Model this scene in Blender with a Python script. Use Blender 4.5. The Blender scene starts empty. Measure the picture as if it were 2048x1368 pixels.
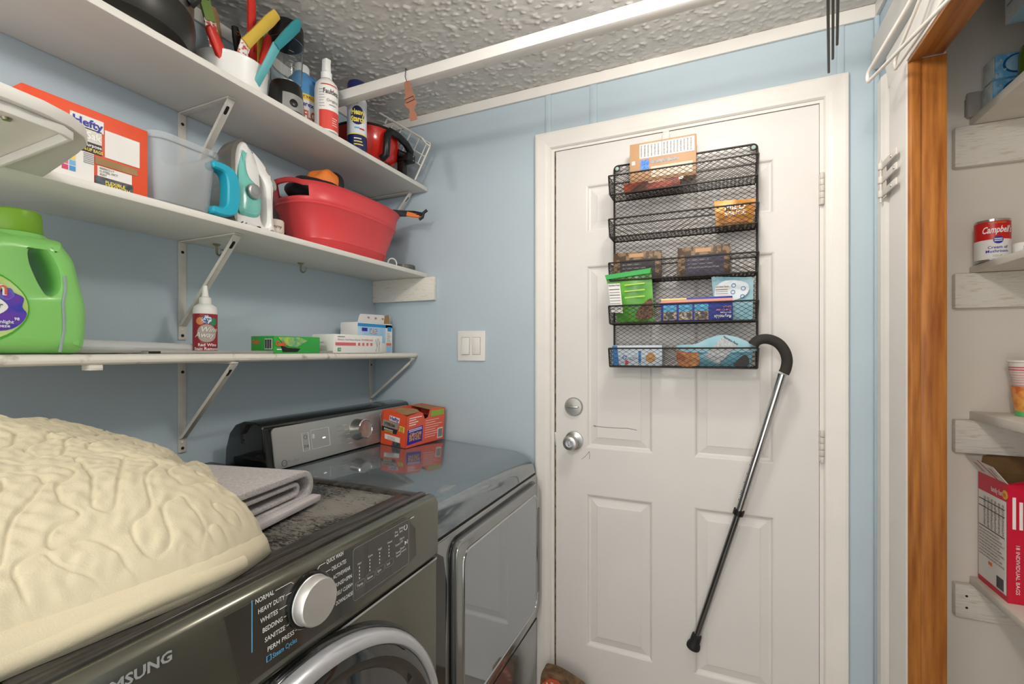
import bpy, bmesh, math, random
import numpy as np
from mathutils import Vector, Matrix
random.seed(7); np.random.seed(7)
S = bpy.context.scene
COL = S.collection
PI = math.pi

# ------------------------------------------------------------------ camera, world, exposure
cam_d = bpy.data.cameras.new('camera')
cam = bpy.data.objects.new('camera', cam_d); COL.objects.link(cam)
cam.location = (0.0, 0.0, 1.30)
cam.rotation_euler = (math.radians(90), 0, math.atan(400 / 917.0))
cam_d.sensor_fit = 'HORIZONTAL'; cam_d.sensor_width = 36.0
cam_d.lens = 36.0 * 917.0 / 2048.0
cam_d.shift_y = 19.0 / 2048.0
cam_d.clip_start = 0.02
S.camera = cam
wd = bpy.data.worlds.new('world'); S.world = wd; wd.use_nodes = True
wb = wd.node_tree.nodes['Background']
wb.inputs[0].default_value = (1.0, 0.97, 0.93, 1); wb.inputs[1].default_value = 2.1
S.view_settings.view_transform = 'Standard'; S.view_settings.look = 'None'
S.view_settings.gamma = 1.0; S.view_settings.use_curve_mapping = False
S.view_settings.exposure = 0.26
LAMP_W = 11.0          # ceiling lamp over the laundry corner
FILL_W = 26.0          # unseen lamp added behind the camera for fill light

# ------------------------------------------------------------------ helpers
def lin(c):
    if isinstance(c, str):
        c = tuple(int(c[i:i + 2], 16) / 255 for i in (0, 2, 4))
    return tuple((x / 12.92 if x <= 0.04045 else ((x + 0.055) / 1.055) ** 2.4) for x in c) + (1.0,)

MATS = {}
def mat(name, col, rough=0.5, metal=0.0, var=0.04, vscale=14.0, bump=0.0, bscale=200.0, stretch=None,
        col2=None, trans=0.0, ior=1.45, coat=0.0, emit=None, estr=0.0, spec=None, lo=0.35, hi=0.65, sheen=0.0):
    if name in MATS: return MATS[name]
    m = bpy.data.materials.new(name); m.use_nodes = True
    nt = m.node_tree; N = nt.nodes; Lk = nt.links
    p = N['Principled BSDF']
    p.inputs['Roughness'].default_value = rough; p.inputs['Metallic'].default_value = metal
    p.inputs['IOR'].default_value = ior
    p.inputs['Transmission Weight'].default_value = trans
    p.inputs['Coat Weight'].default_value = coat
    if spec is not None: p.inputs['Specular IOR Level'].default_value = spec
    if sheen: p.inputs['Sheen Weight'].default_value = sheen
    c1 = lin(col)
    if col2 is None:
        c2 = tuple(max(0, x * (1 - var * 3)) for x in c1[:3]) + (1,)
    else: c2 = lin(col2)
    tc = N.new('ShaderNodeTexCoord'); mp = N.new('ShaderNodeMapping')
    Lk.new(tc.outputs['Object'], mp.inputs['Vector'])
    if stretch: mp.inputs['Scale'].default_value = stretch
    no = N.new('ShaderNodeTexNoise'); no.inputs['Scale'].default_value = vscale; no.inputs['Detail'].default_value = 5
    Lk.new(mp.outputs['Vector'], no.inputs['Vector'])
    rp = N.new('ShaderNodeValToRGB')
    rp.color_ramp.elements[0].position = lo; rp.color_ramp.elements[1].position = hi
    rp.color_ramp.elements[0].color = c2; rp.color_ramp.elements[1].color = c1
    Lk.new(no.outputs['Fac'], rp.inputs['Fac']); Lk.new(rp.outputs['Color'], p.inputs['Base Color'])
    if bump:
        nb = N.new('ShaderNodeTexNoise'); nb.inputs['Scale'].default_value = bscale; nb.inputs['Detail'].default_value = 3
        Lk.new(mp.outputs['Vector'], nb.inputs['Vector'])
        b = N.new('ShaderNodeBump'); b.inputs['Strength'].default_value = bump; b.inputs['Distance'].default_value = 0.002
        Lk.new(nb.outputs['Fac'], b.inputs['Height']); Lk.new(b.outputs['Normal'], p.inputs['Normal'])
    if emit:
        p.inputs['Emission Color'].default_value = lin(emit); p.inputs['Emission Strength'].default_value = estr
    MATS[name] = m
    return m

def origin(o):
    v = Vector((0, 0, 0))
    while o is not None:
        v += o.location; o = o.parent
    return v

def obj(name, v, f, m, parent=None, smooth=False, world=True, bevel=0.0, bseg=2, angle=None):
    me = bpy.data.meshes.new(name)
    v = [tuple(x) for x in v]
    if world:
        if parent is not None: off = origin(parent)
        else:
            a = np.array(v); off = Vector(((a[:, 0].min() + a[:, 0].max()) / 2, (a[:, 1].min() + a[:, 1].max()) / 2, a[:, 2].min()))
        v = [(x[0] - off[0], x[1] - off[1], x[2] - off[2]) for x in v]
    me.from_pydata(v, [], [tuple(q) for q in f])
    bm = bmesh.new(); bm.from_mesh(me)
    bmesh.ops.recalc_face_normals(bm, faces=bm.faces[:])
    if bevel > 0:
        ed = [e for e in bm.edges if len(e.link_faces) == 2 and e.calc_face_angle(0) > 0.5]
        bmesh.ops.bevel(bm, geom=ed, offset=bevel, segments=bseg, profile=0.5, affect='EDGES', clamp_overlap=True)
    bm.to_mesh(me); bm.free()
    if smooth or bevel > 0:
        for pl in me.polygons: pl.use_smooth = True
        if angle is None: angle = 40
        try: me.set_sharp_from_angle(angle=math.radians(angle))
        except Exception: pass
    me.materials.append(m)
    o = bpy.data.objects.new(name, me); COL.objects.link(o)
    if world and parent is None: o.location = off
    if parent is not None: o.parent = parent
    return o

def thing(name, label, cat, loc, group=None, rotz=0.0):
    e = bpy.data.objects.new(name, None); COL.objects.link(e)
    e.empty_display_size = 0.03
    e.location = loc; e.rotation_euler = (0, 0, rotz)
    e['label'] = label; e['category'] = cat
    if group: e['group'] = group
    return e

def tag(o, label, cat, group=None):
    o['label'] = label; o['category'] = cat
    if group: o['group'] = group
    return o

def struct(o, label=None):
    o['kind'] = 'structure'
    if label: o['label'] = label
    return o

BF = [(0, 3, 2, 1), (4, 5, 6, 7), (0, 1, 5, 4), (1, 2, 6, 5), (2, 3, 7, 6), (3, 0, 4, 7)]
def bv(x, y, z):
    return [(x[0], y[0], z[0]), (x[1], y[0], z[0]), (x[1], y[1], z[0]), (x[0], y[1], z[0]),
            (x[0], y[0], z[1]), (x[1], y[0], z[1]), (x[1], y[1], z[1]), (x[0], y[1], z[1])]
def box(name, x, y, z, m, parent=None, bevel=0.0, world=True, bseg=2):
    return obj(name, bv(x, y, z), BF, m, parent, world=world, bevel=bevel, bseg=bseg)

def multi(name, boxes, m, parent=None, world=True, bevel=0.0):
    v = []; f = []
    for x, y, z in boxes:
        n = len(v); v += bv(x, y, z); f += [tuple(i + n for i in q) for q in BF]
    return obj(name, v, f, m, parent, world=world, bevel=bevel)

def lathe(name, prof, c, m, parent=None, seg=32, sx=1.0, sy=1.0, world=True, close=True, M=None, angle=40):
    v = []; f = []; n = len(prof)
    for k in range(seg):
        a = 2 * PI * k / seg
        for r, z in prof: v.append((r * math.cos(a) * sx, r * math.sin(a) * sy, z))
    for k in range(seg):
        k2 = (k + 1) % seg
        for i in range(n - 1): f.append((k * n + i, k2 * n + i, k2 * n + i + 1, k * n + i + 1))
    if close:
        f.append(tuple(k * n for k in range(seg))); f.append(tuple(k * n + n - 1 for k in range(seg)))
    if M is not None: v = [tuple(M @ Vector(p)) for p in v]
    v = [(p[0] + c[0], p[1] + c[1], p[2] + c[2]) for p in v]
    return obj(name, v, f, m, parent, smooth=True, world=world, angle=angle)

def tube_vf(pts, r, seg=8, closed=False, cap=True, flat=None):
    pts = [Vector(p) for p in pts]; n = len(pts); v = []; f = []
    up = None
    for i, p in enumerate(pts):
        if closed: t = pts[(i + 1) % n] - pts[i - 1]
        else: t = pts[min(i + 1, n - 1)] - pts[max(i - 1, 0)]
        t.normalize()
        if up is None:
            up = Vector((0, 0, 1)) if abs(t.z) < 0.9 else Vector((1, 0, 0))
        s = t.cross(up); s.normalize(); up = s.cross(t); up.normalize()
        rr = r[i] if isinstance(r, (list, tuple)) else r
        for k in range(seg):
            a = 2 * PI * (k + 0.5) / seg
            q = p + s * (math.cos(a) * rr) + up * (math.sin(a) * rr * (flat or 1.0))
            v.append(tuple(q))
    for i in range(n if closed else n - 1):
        j = (i + 1) % n
        for k in range(seg):
            k2 = (k + 1) % seg
            f.append((i * seg + k, i * seg + k2, j * seg + k2, j * seg + k))
    if not closed and cap:
        f.append(tuple(range(seg))); f.append(tuple((n - 1) * seg + k for k in range(seg)))
    return v, f
def tube(name, pts, r, m, parent=None, seg=8, closed=False, world=True, flat=None):
    v, f = tube_vf(pts, r, seg, closed, flat=flat)
    return obj(name, v, f, m, parent, smooth=True, world=world, angle=50)
def tubes(name, plist, r, m, parent=None, seg=6, world=True):
    v = []; f = []
    for pts in plist:
        cl = False
        if isinstance(pts, tuple) and pts[0] == 'c': cl = True; pts = pts[1]
        a, b = tube_vf(pts, r, seg, cl); n = len(v); v += a; f += [tuple(i + n for i in q) for q in b]
    return obj(name, v, f, m, parent, smooth=True, world=world, angle=50)

def arc(c, r, a0, a1, n, ax=(1, 0, 0), ay=(0, 0, 1)):
    c = Vector(c); ax = Vector(ax); ay = Vector(ay)
    return [tuple(c + ax * (r * math.cos(a0 + (a1 - a0) * i / n)) + ay * (r * math.sin(a0 + (a1 - a0) * i / n))) for i in range(n + 1)]

def prism(name, poly, fn, d0, d1, m, parent=None, bevel=0.0, world=True, smooth=False, bseg=2, angle=None):
    """poly: 2d outline; fn(a, b, d) -> xyz"""
    n = len(poly)
    v = [fn(a, b, d0) for a, b in poly] + [fn(a, b, d1) for a, b in poly]
    f = [tuple(range(n)), tuple(range(2 * n - 1, n - 1, -1))]
    f += [(i, (i + 1) % n, (i + 1) % n + n, i + n) for i in range(n)]
    return obj(name, v, f, m, parent, bevel=bevel, world=world, smooth=smooth, bseg=bseg, angle=angle)
YZ = lambda a, b, d: (d, a, b)      # outline in Y,Z, depth along X
XZ = lambda a, b, d: (a, d, b)      # outline in X,Z, depth along Y
XY = lambda a, b, d: (a, b, d)

def rrect(x0, x1, y0, y1, r, n=5):
    out = []
    for cx, cy, a in ((x1 - r, y1 - r, 0), (x0 + r, y1 - r, PI / 2), (x0 + r, y0 + r, PI), (x1 - r, y0 + r, 1.5 * PI)):
        for i in range(n + 1):
            t = a + PI / 2 * i / n; out.append((cx + r * math.cos(t), cy + r * math.sin(t)))
    return out

_fc = {}
def text_vf(s, size, bold=0.0, shear=0.0, align='LEFT', ext=0.0):
    cu = bpy.data.curves.new('t', 'FONT'); cu.body = s; cu.size = 1.0; cu.resolution_u = 2
    cu.align_x = align; cu.offset = bold; cu.shear = shear; cu.extrude = ext
    o = bpy.data.objects.new('t', cu); COL.objects.link(o)
    dg = bpy.context.evaluated_depsgraph_get()
    me = bpy.data.meshes.new_from_object(o.evaluated_get(dg))
    v = np.array([tuple(x.co) for x in me.vertices]) if len(me.vertices) else np.zeros((0, 3))
    f = [tuple(p.vertices) for p in me.polygons]
    bpy.data.objects.remove(o); bpy.data.curves.remove(cu); bpy.data.meshes.remove(me)
    return v * size, f
def raw(name, v, f, m, parent, world=True):
    me = bpy.data.meshes.new(name)
    if world:
        off = origin(parent) if parent is not None else Vector((0, 0, 0)); v = [(p[0] - off[0], p[1] - off[1], p[2] - off[2]) for p in v]
    me.from_pydata([tuple(p) for p in v], [], f); me.materials.append(m)
    o = bpy.data.objects.new(name, me); COL.objects.link(o)
    if parent is not None: o.parent = parent
    return o
def text(s, size, m, parent, o, xd, yd, bold=0.0, shear=0.0, align='LEFT', width=None, world=True, name='lettering', eps=0.0004):
    """flat lettering: o = origin of baseline, xd = reading direction, yd = up direction"""
    v, f = text_vf(s, size, bold, shear, align)
    if not len(v): return None
    if width:
        w = v[:, 0].max() - v[:, 0].min(); v[:, 0] *= width / w
    o = Vector(o); xd = Vector(xd).normalized(); yd = Vector(yd).normalized(); nd = xd.cross(yd)
    pts = [tuple(o + xd * p[0] + yd * p[1] + nd * eps) for p in v]
    return raw(name, pts, f, m, parent, world)
def text_cyl(s, size, m, parent, c, r, a, z, bold=0.0, shear=0.0, width=None, vert=False, name='lettering', eps=0.0006):
    """lettering wrapped on a vertical cylinder, centred on the direction a"""
    v, f = text_vf(s, size, bold, shear, 'CENTER')
    if not len(v): return None
    if width:
        w = v[:, 0].max() - v[:, 0].min(); v[:, 0] *= width / w
    if vert: v = np.stack([v[:, 1], -v[:, 0], v[:, 2]], 1)
    R = r + eps
    pts = [(c[0] + R * math.cos(a + p[0] / r), c[1] + R * math.sin(a + p[0] / r), z + p[1]) for p in v]
    return raw(name, pts, f, m, parent)
def band(name, c, r, a0, a1, z0, z1, m, parent, n=16, r2=None):
    """curved label on a vertical cylinder / cone"""
    v = []; f = []
    for i in range(n + 1):
        a = a0 + (a1 - a0) * i / n
        v.append((c[0] + r * math.cos(a), c[1] + r * math.sin(a), z0)); q = r2 or r
        v.append((c[0] + q * math.cos(a), c[1] + q * math.sin(a), z1))
    for i in range(n): f.append((2 * i, 2 * i + 2, 2 * i + 3, 2 * i + 1))
    return obj(name, v, f, m, parent, smooth=True)
def plate(name, o, xd, yd, w, h, m, parent, t=0.0006, world=True, r=0.0):
    """thin printed field on a face"""
    o = Vector(o); xd = Vector(xd).normalized(); yd = Vector(yd).normalized(); nd = xd.cross(yd)
    pol = rrect(0, w, 0, h, r, 4) if r else [(0, 0), (w, 0), (w, h), (0, h)]
    fn = lambda a, b, d: tuple(o + xd * a + yd * b + nd * d)
    return prism(name, pol, fn, 0.0, t, m, parent, world=world)
def poly_plate(name, pts, o, xd, yd, m, parent, t=0.0006, world=True):
    o = Vector(o); xd = Vector(xd).normalized(); yd = Vector(yd).normalized(); nd = xd.cross(yd)
    return prism(name, pts, lambda a, b, d: tuple(o + xd * a + yd * b + nd * d), 0.0, t, m, parent, world=world)

def smooth_noise(nx, ny, sx, sy, seed):
    """band-limited noise by FFT, unit variance"""
    rs = np.random.RandomState(seed); a = rs.randn(ny, nx)
    fx = np.fft.fftfreq(nx)[None, :]; fy = np.fft.fftfreq(ny)[:, None]
    g = np.exp(-2 * (PI ** 2) * ((fx * sx) ** 2 + (fy * sy) ** 2))
    b = np.real(np.fft.ifft2(np.fft.fft2(a) * g)); return b / b.std()
def grid_obj(name, P, m, parent=None, smooth=True, world=True, wrap=False):
    """P: (ny, nx, 3) array"""
    ny, nx, _ = P.shape
    off = np.zeros(3)
    if world:
        off = np.array(origin(parent)) if parent is not None else np.array([(P[..., 0].min() + P[..., 0].max()) / 2, (P[..., 1].min() + P[..., 1].max()) / 2, P[..., 2].min()])
    V = (P - off).reshape(-1, 3)
    i = np.arange(ny - 1)[:, None]; j = np.arange(nx if wrap else nx - 1)[None, :]; j2 = (j + 1) % nx
    F = np.stack([i * nx + j, i * nx + j2, (i + 1) * nx + j2, (i + 1) * nx + j], -1).reshape(-1, 4)
    me = bpy.data.meshes.new(name)
    me.vertices.add(len(V)); me.vertices.foreach_set('co', V.astype(np.float32).ravel())
    me.loops.add(F.size); me.loops.foreach_set('vertex_index', F.astype(np.int32).ravel())
    me.polygons.add(len(F)); me.polygons.foreach_set('loop_start', (np.arange(len(F)) * 4).astype(np.int32))
    me.polygons.foreach_set('use_smooth', np.ones(len(F), dtype=bool) if smooth else np.zeros(len(F), dtype=bool))
    me.update(); me.validate(); me.materials.append(m)
    o = bpy.data.objects.new(name, me); COL.objects.link(o)
    if parent is not None: o.parent = parent
    elif world: o.location = tuple(off)
    return o

# ------------------------------------------------------------------ materials of the room
M_BLUE = mat('blue wall paint', 'b6c5ce', 0.55, var=0.012, vscale=3.0, bump=0.12, bscale=90)
M_WHITE = mat('white trim paint', 'e6e2dc', 0.42, var=0.015, vscale=6.0, bump=0.08, bscale=60)
M_DOOR = mat('white door paint', 'dfdbd7', 0.42, var=0.012, vscale=4.0, bump=0.06, bscale=120)
M_SHELF = mat('white shelf laminate', 'e2ded6', 0.5, var=0.02, vscale=8.0, stretch=(1, .2, 1))
M_OLD = mat('worn white shelf paint', 'e3ddd2', 0.55, var=0.05, vscale=30.0, bump=0.25, bscale=60, col2='b9ad9c', lo=0.30, hi=0.40)
M_CLEAT = mat('rough painted board', 'e0dbd1', 0.6, var=0.05, vscale=30.0, bump=0.9, bscale=22, stretch=(1, 1, 9), col2='c9bea9', lo=.28, hi=.45)
M_CEIL = mat('popcorn ceiling', 'cfccc7', 0.8, var=0.03, vscale=60, bump=0.3, bscale=300)
M_PANTRY = mat('pantry wall paint', 'e2dbd1', 0.7, var=0.012, vscale=4, bump=0.1, bscale=120)
M_OAK = mat('golden oak wood', 'b57536', 0.42, var=0.1, vscale=9.0, stretch=(9, 9, .6), col2='84481a', lo=.30, hi=.66, bump=0.1, bscale=40)
M_FLOOR = mat('floor vinyl', '9a8d7d', 0.5, var=0.05, vscale=5)
M_METAL = mat('brushed nickel', 'b9b8b5', 0.3, 1.0, var=0.02)
M_CHROME = mat('polished chrome', 'cfd0d2', 0.12, 1.0, var=0.01)
M_BRASS = mat('tarnished brass', 'a59c80', 0.35, 1.0, var=0.05)
M_BRKT = mat('painted steel bracket', 'd5cfc6', 0.45, var=0.04, vscale=20)
M_DARK = mat('dark slot', '1d1a17', 0.7)
M_BLACK = mat('black plastic', '141414', 0.35, var=0.02)
M_BLKM = mat('matte black rubber', '1b1b1b', 0.65, bump=.1, bscale=300)
M_INKW = mat('white print', 'f3f1ee', 0.5, var=0.0)
M_INKK = mat('black print', '1b1a1c', 0.5, var=0.0)
M_INKB = mat('blue print', '2b2f9a', 0.5, var=0.0)
M_INKG = mat('grey print', '8d8d8d', 0.5, var=0.0)
M_INKR = mat('red print', 'c8242b', 0.5, var=0.0)
M_YEL = mat('yellow print', 'f2dc5c', 0.5, var=0.0)
M_KRAFT = mat('kraft cardboard', 'a9865c', 0.75, var=0.05, vscale=20)
M_PAPER = mat('white carton', 'e9e6e1', 0.5, var=0.01)

LX, DY, RX, CZ = -1.35, 1.60, 0.43, 2.28     # left wall, door wall, right wall, ceiling

# ------------------------------------------------------------------ room shell
struct(box('floor', (-1.5, 1.25), (-1.5, 1.75), (-0.05, 0.0), M_FLOOR))
# popcorn ceiling: real relief over the part in view, plain slab beyond
cx0, cx1, cy0, cy1, st = -1.36, 0.46, 0.30, 1.62, 0.0035
nx = int((cx1 - cx0) / st); ny = int((cy1 - cy0) / st)
n1 = smooth_noise(nx, ny, 1.25, 1.0, 1); n2 = smooth_noise(nx, ny, 2.4, 1.7, 2)
hgt = np.clip(n1 - 0.75, 0, 1.2) * 0.0026 + np.clip(n2 - 0.6, 0, 1.2) * 0.0012
gx, gy = np.meshgrid(np.linspace(cx0, cx1, nx), np.linspace(cy0, cy1, ny))
P = np.stack([gx, gy, CZ - hgt], -1)
ceil = struct(grid_obj('ceiling', P, M_CEIL))
box('ceiling_slab', (-1.5, 1.25), (-1.5, 1.75), (CZ + 0.001, CZ + 0.06), M_CEIL, ceil)
struct(box('wall_left', (LX - 0.08, LX), (-1.3, DY + 0.1), (0, CZ), M_BLUE))
# door wall with the door opening cut out
OX0, OX1, OZ = -0.540, 0.300, 2.041
def holed(name, x, z, hx, hz, y0, y1, m):
    return multi(name, [((x[0], hx[0]), (y0, y1), z), ((hx[1], x[1]), (y0, y1), z), ((hx[0], hx[1]), (y0, y1), (hz, z[1]))], m)
wb_ = struct(holed('wall_back', (LX, RX), (0, CZ), (OX0, OX1), OZ, DY, DY + 0.09, M_BLUE))
# panel battens on the door wall
for k, (a, b) in enumerate(((-0.563, -0.541), (-0.396, -0.371), (0.332, 0.350))):
    z0 = 2.0985 if k < 2 else 2.0985
    box('batten', (a, b), (DY - 0.004, DY), (z0, 2.242), M_BLUE, wb_, bevel=0.001)
box('corner_batten', (RX - 0.012, RX), (DY - 0.016, DY), (0, 2.242), M_BLUE, wb_, bevel=0.003)
# ceiling trims
t = struct(box('trim_1', (LX, RX), (DY - 0.010, DY - 0.0002), (2.241, CZ - 0.001), M_WHITE, bevel=0.002))
t = struct(box('trim_2', (LX + 0.0002, LX + 0.010), (-1.3, DY - 0.0105), (2.241, CZ - 0.001), M_WHITE, bevel=0.002))
# right wall with the pantry opening
PY0, PY1, PZ = 0.35, 1.359, 1.984
v = []
wr = struct(multi('wall_right', [((RX, RX + 0.057), (PY1, DY), (0, CZ)), ((RX, RX + 0.057), (PY0, PY1), (PZ + .012, CZ)), ((RX, RX + 0.057), (-1.3, PY0), (0, CZ))], M_BLUE))
struct(box('trim_3', (RX - 0.010, RX - 0.0002), (-1.3, DY - 0.0105), (2.241, CZ - 0.001), M_WHITE, bevel=0.002))
# pantry shell
struct(box('wall_pantry_end', (RX + 0.057, 1.20), (DY, DY + 0.05), (0, CZ), M_PANTRY))
struct(box('wall_pantry_back', (1.12, 1.20), (-0.2, DY), (0, CZ), M_PANTRY))
struct(box('wall_pantry_near', (RX + 0.057, 1.12), (0.15, 0.2), (0, CZ), M_PANTRY))
struct(box('wall_pantry_inside', (RX + 0.0572, RX + 0.062), (PY1 + 0.004, DY), (0, CZ), M_PANTRY))

# door casing, profile swept round the opening with mitred corners
prof = [(0.0, -0.004), (0.004, -0.010), (0.012, -0.011), (0.020, -0.0135), (0.036, -0.0155), (0.050, -0.017), (0.057, -0.016), (0.0595, -0.012), (0.0595, 0.0)]
def casing(parent, seg):
    def pt(o, d, k):
        return [(OX0 - o, DY + d, 0.0), (OX0 - o, DY + d, OZ + o), (OX1 + o, DY + d, OZ + o), (OX1 + o, DY + d, 0.0)][k]
    pr = prof + [(0.0, 0.0)]
    n = len(pr); v = [pt(o, d, seg) for o, d in pr] + [pt(o, d, seg + 1) for o, d in pr]
    f = [tuple(range(n)), tuple(range(2 * n - 1, n - 1, -1))] + [(i, (i + 1) % n, (i + 1) % n + n, i + n) for i in range(n)]
    return obj('casing_board', v, f, M_WHITE, parent)
tr = bpy.data.objects.new('trim_4', None); COL.objects.link(tr); tr.location = ((OX0 + OX1) / 2, DY, 0); struct(tr)
for k in range(3): casing(tr, k)
# jambs and stop
multi('jamb', [((OX0, OX0 + 0.011), (DY, DY + 0.09), (0, OZ)), ((OX1 - 0.0095, OX1), (DY, DY + 0.09), (0, OZ)), ((OX0 + 0.011, OX1 - 0.0095), (DY, DY + 0.09), (OZ - 0.009, OZ))], M_WHITE, tr)
M_STRIP = mat('dirty weatherstrip', '7c6a52', 0.9, var=0.15, vscale=60, col2='3a2a1c', lo=.4, hi=.6)
multi('weatherstrip', [((OX0 + 0.0112, OX0 + 0.0155), (DY + 0.006, DY + 0.02), (0.0, OZ - 0.0092)), ((OX0 + 0.0156, OX1 - 0.0096), (DY + 0.006, DY + 0.02), (OZ - 0.0105, OZ - 0.0092))], M_STRIP, tr)

# ------------------------------------------------------------------ the door: slab with six raised panels
DX0, DX1, DZ1 = -0.5235, 0.2895, 2.030
xs = [DX0, -0.411, -0.183, -0.053, 0.175, DX1]; zs = [0.012, 0.253, 0.793, 0.957, 1.605, 1.722, 1.891, DZ1]
dr = bpy.data.objects.new('door_1', None); COL.objects.link(dr); dr.location = ((DX0 + DX1) / 2, DY + 0.004, 0); struct(dr)
fy = DY + 0.003
v = []; f = []
for i in range(5):
    for j in range(7):
        if i in (1, 3) and j in (1, 3, 5): continue
        n = len(v); v += [(xs[i], fy, zs[j]), (xs[i + 1], fy, zs[j]), (xs[i + 1], fy, zs[j + 1]), (xs[i], fy, zs[j + 1])]
        f.append((n, n + 1, n + 2, n + 3))
n = len(v); b = bv((DX0, DX1), (fy + 0.012, fy + 0.040), (zs[0], DZ1)); v += b; f += [tuple(k + n for k in q) for q in BF]
for (a, c) in (((DX0, zs[0]), (DX1, zs[0])), ((DX1, zs[0]), (DX1, DZ1)), ((DX1, DZ1), (DX0, DZ1)), ((DX0, DZ1), (DX0, zs[0]))):
    n = len(v); v += [(a[0], fy, a[1]), (c[0], fy, c[1]), (c[0], fy + .012, c[1]), (a[0], fy + .012, a[1])]; f.append((n, n + 1, n + 2, n + 3))
me = bpy.data.meshes.new('slab'); off = origin(dr)
me.from_pydata([(p[0] - off[0], p[1] - off[1], p[2] - off[2]) for p in v], [], f); me.materials.append(M_DOOR)
o = bpy.data.objects.new('slab', me); COL.objects.link(o); o.parent = dr
def panel(x0, x1, z0, z1):
    rings = [(0, 0), (0.004, 0.0015), (0.009, 0.008), (0.014, 0.0095), (0.036, 0.0045), (0.040, 0.003)]
    v = []; f = []
    for i, d in rings: v += [(x0 + i, fy + d, z0 + i), (x1 - i, fy + d, z0 + i), (x1 - i, fy + d, z1 - i), (x0 + i, fy + d, z1 - i)]
    for r in range(len(rings) - 1):
        for k in range(4):
            f.append((r * 4 + k, r * 4 + (k + 1) % 4, r * 4 + 4 + (k + 1) % 4, r * 4 + 4 + k))
    f.append(tuple(range(len(v) - 4, len(v))))
    obj('panel', v, f, M_DOOR, dr)
for i in (1, 3):
    for j in (1, 3, 5): panel(xs[i], xs[i + 1], zs[j], zs[j + 1])
# hinges, knob, deadbolt
for zc in (1.777, 1.022):
    hp = multi('hinge', [((0.2885, 0.3005), (DY - 0.004, DY + 0.003), (zc - 0.045, zc + 0.045))], M_BRKT, dr)
    for k in range(5):
        z0 = zc - 0.047 + k * 0.0188
        lathe('knuckle', [(0.0055, 0), (0.0062, 0.001), (0.0062, 0.0168), (0.0055, 0.0178)], (0.2945, DY - 0.009, z0), M_BRKT, hp, seg=12)
MY = Matrix.Rotation(PI / 2, 4, 'X')        # lathe axis to -Y
def knobset():
    k = lathe('door_knob', [(0.0, 0.0), (0.034, 0.0), (0.033, 0.006), (0.020, 0.010), (0.013, 0.014), (0.012, 0.028), (0.018, 0.034), (0.0255, 0.043), (0.0265, 0.054), (0.023, 0.062), (0.016, 0.064), (0.015, 0.061), (0.0, 0.061)], (-0.455, fy, 0.980), M_METAL, dr, seg=32, M=MY, close=False)
    c = lathe('lock_core', [(0, 0.058), (0.0125, 0.058), (0.0125, 0.0655), (0.0, 0.0655)], (-0.455, fy, 0.980), M_CHROME, k, seg=20, M=MY, close=False)
    box('thumb_turn', (-0.4575, -0.4525), (fy - 0.070, fy - 0.065), (0.9715, 0.9885), M_METAL, k, bevel=.0012)
    d = lathe('deadbolt', [(0, 0), (0.033, 0.0), (0.0335, 0.006), (0.030, 0.011), (0.0, 0.0125)], (-0.4555, fy, 1.102), M_METAL, dr, seg=32, M=MY, close=False)
    box('thumb_turn', (-0.4765, -0.4345), (fy - 0.024, fy - 0.011), (1.0985, 1.1055), M_METAL, d, bevel=.003)
    box('latch_plate', (-0.5300, -0.5238), (fy - 0.0015, fy + 0.02), (0.955, 1.005), M_METAL, dr, bevel=.001)
knobset()
# scuffs
M_SCUFF = mat('black scuff mark', '4a4643', 0.7)
tubes('scuff', [[(-0.385, fy + 0.0027, 1.037), (-0.35, fy + 0.0027, 1.034), (-0.31, fy + 0.0027, 1.034), (-0.265, fy + 0.0027, 1.036), (-0.235, fy + 0.0027, 1.031)], [(-0.385, fy + 0.0027, 1.038), (-0.378, fy + .0027, 1.0335)]], 0.0008, M_SCUFF, dr, seg=4)
tubes('scuff', [[(-0.428, fy, 0.915), (-0.415, fy, 0.925), (-0.404, fy, 0.938), (-0.400, fy, 0.945)], [(-0.400, fy, 0.945), (-0.398, fy, 0.93), (-0.400, fy, 0.918)]], 0.0008, M_SCUFF, dr, seg=4)

# ------------------------------------------------------------------ pantry opening: white casing and oak jamb
tp = bpy.data.objects.new('trim_5', None); COL.objects.link(tp); tp.location = (RX, 1.46, 0); struct(tp)
def ypr(name, pts, z0, z1, m, bevel=0.0): return prism(name, pts, XY, z0, z1, m, tp, bevel=bevel)
ypr('casing_board', [(RX - .0002, 1.563), (RX - 0.010, 1.560), (RX - 0.016, 1.548), (RX - 0.018, 1.512), (RX - 0.013, 1.497), (RX - 0.008, 1.486), (RX - .0002, 1.484)], 0.0, 2.03, M_WHITE)
ypr('casing_flat', [(RX - .0002, 1.4838), (RX - 0.008, 1.4838), (RX - 0.010, 1.470), (RX - 0.010, 1.366), (RX - 0.008, 1.3595), (RX - .0002, 1.3595)], 0.0, 1.99, M_WHITE)
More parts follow.
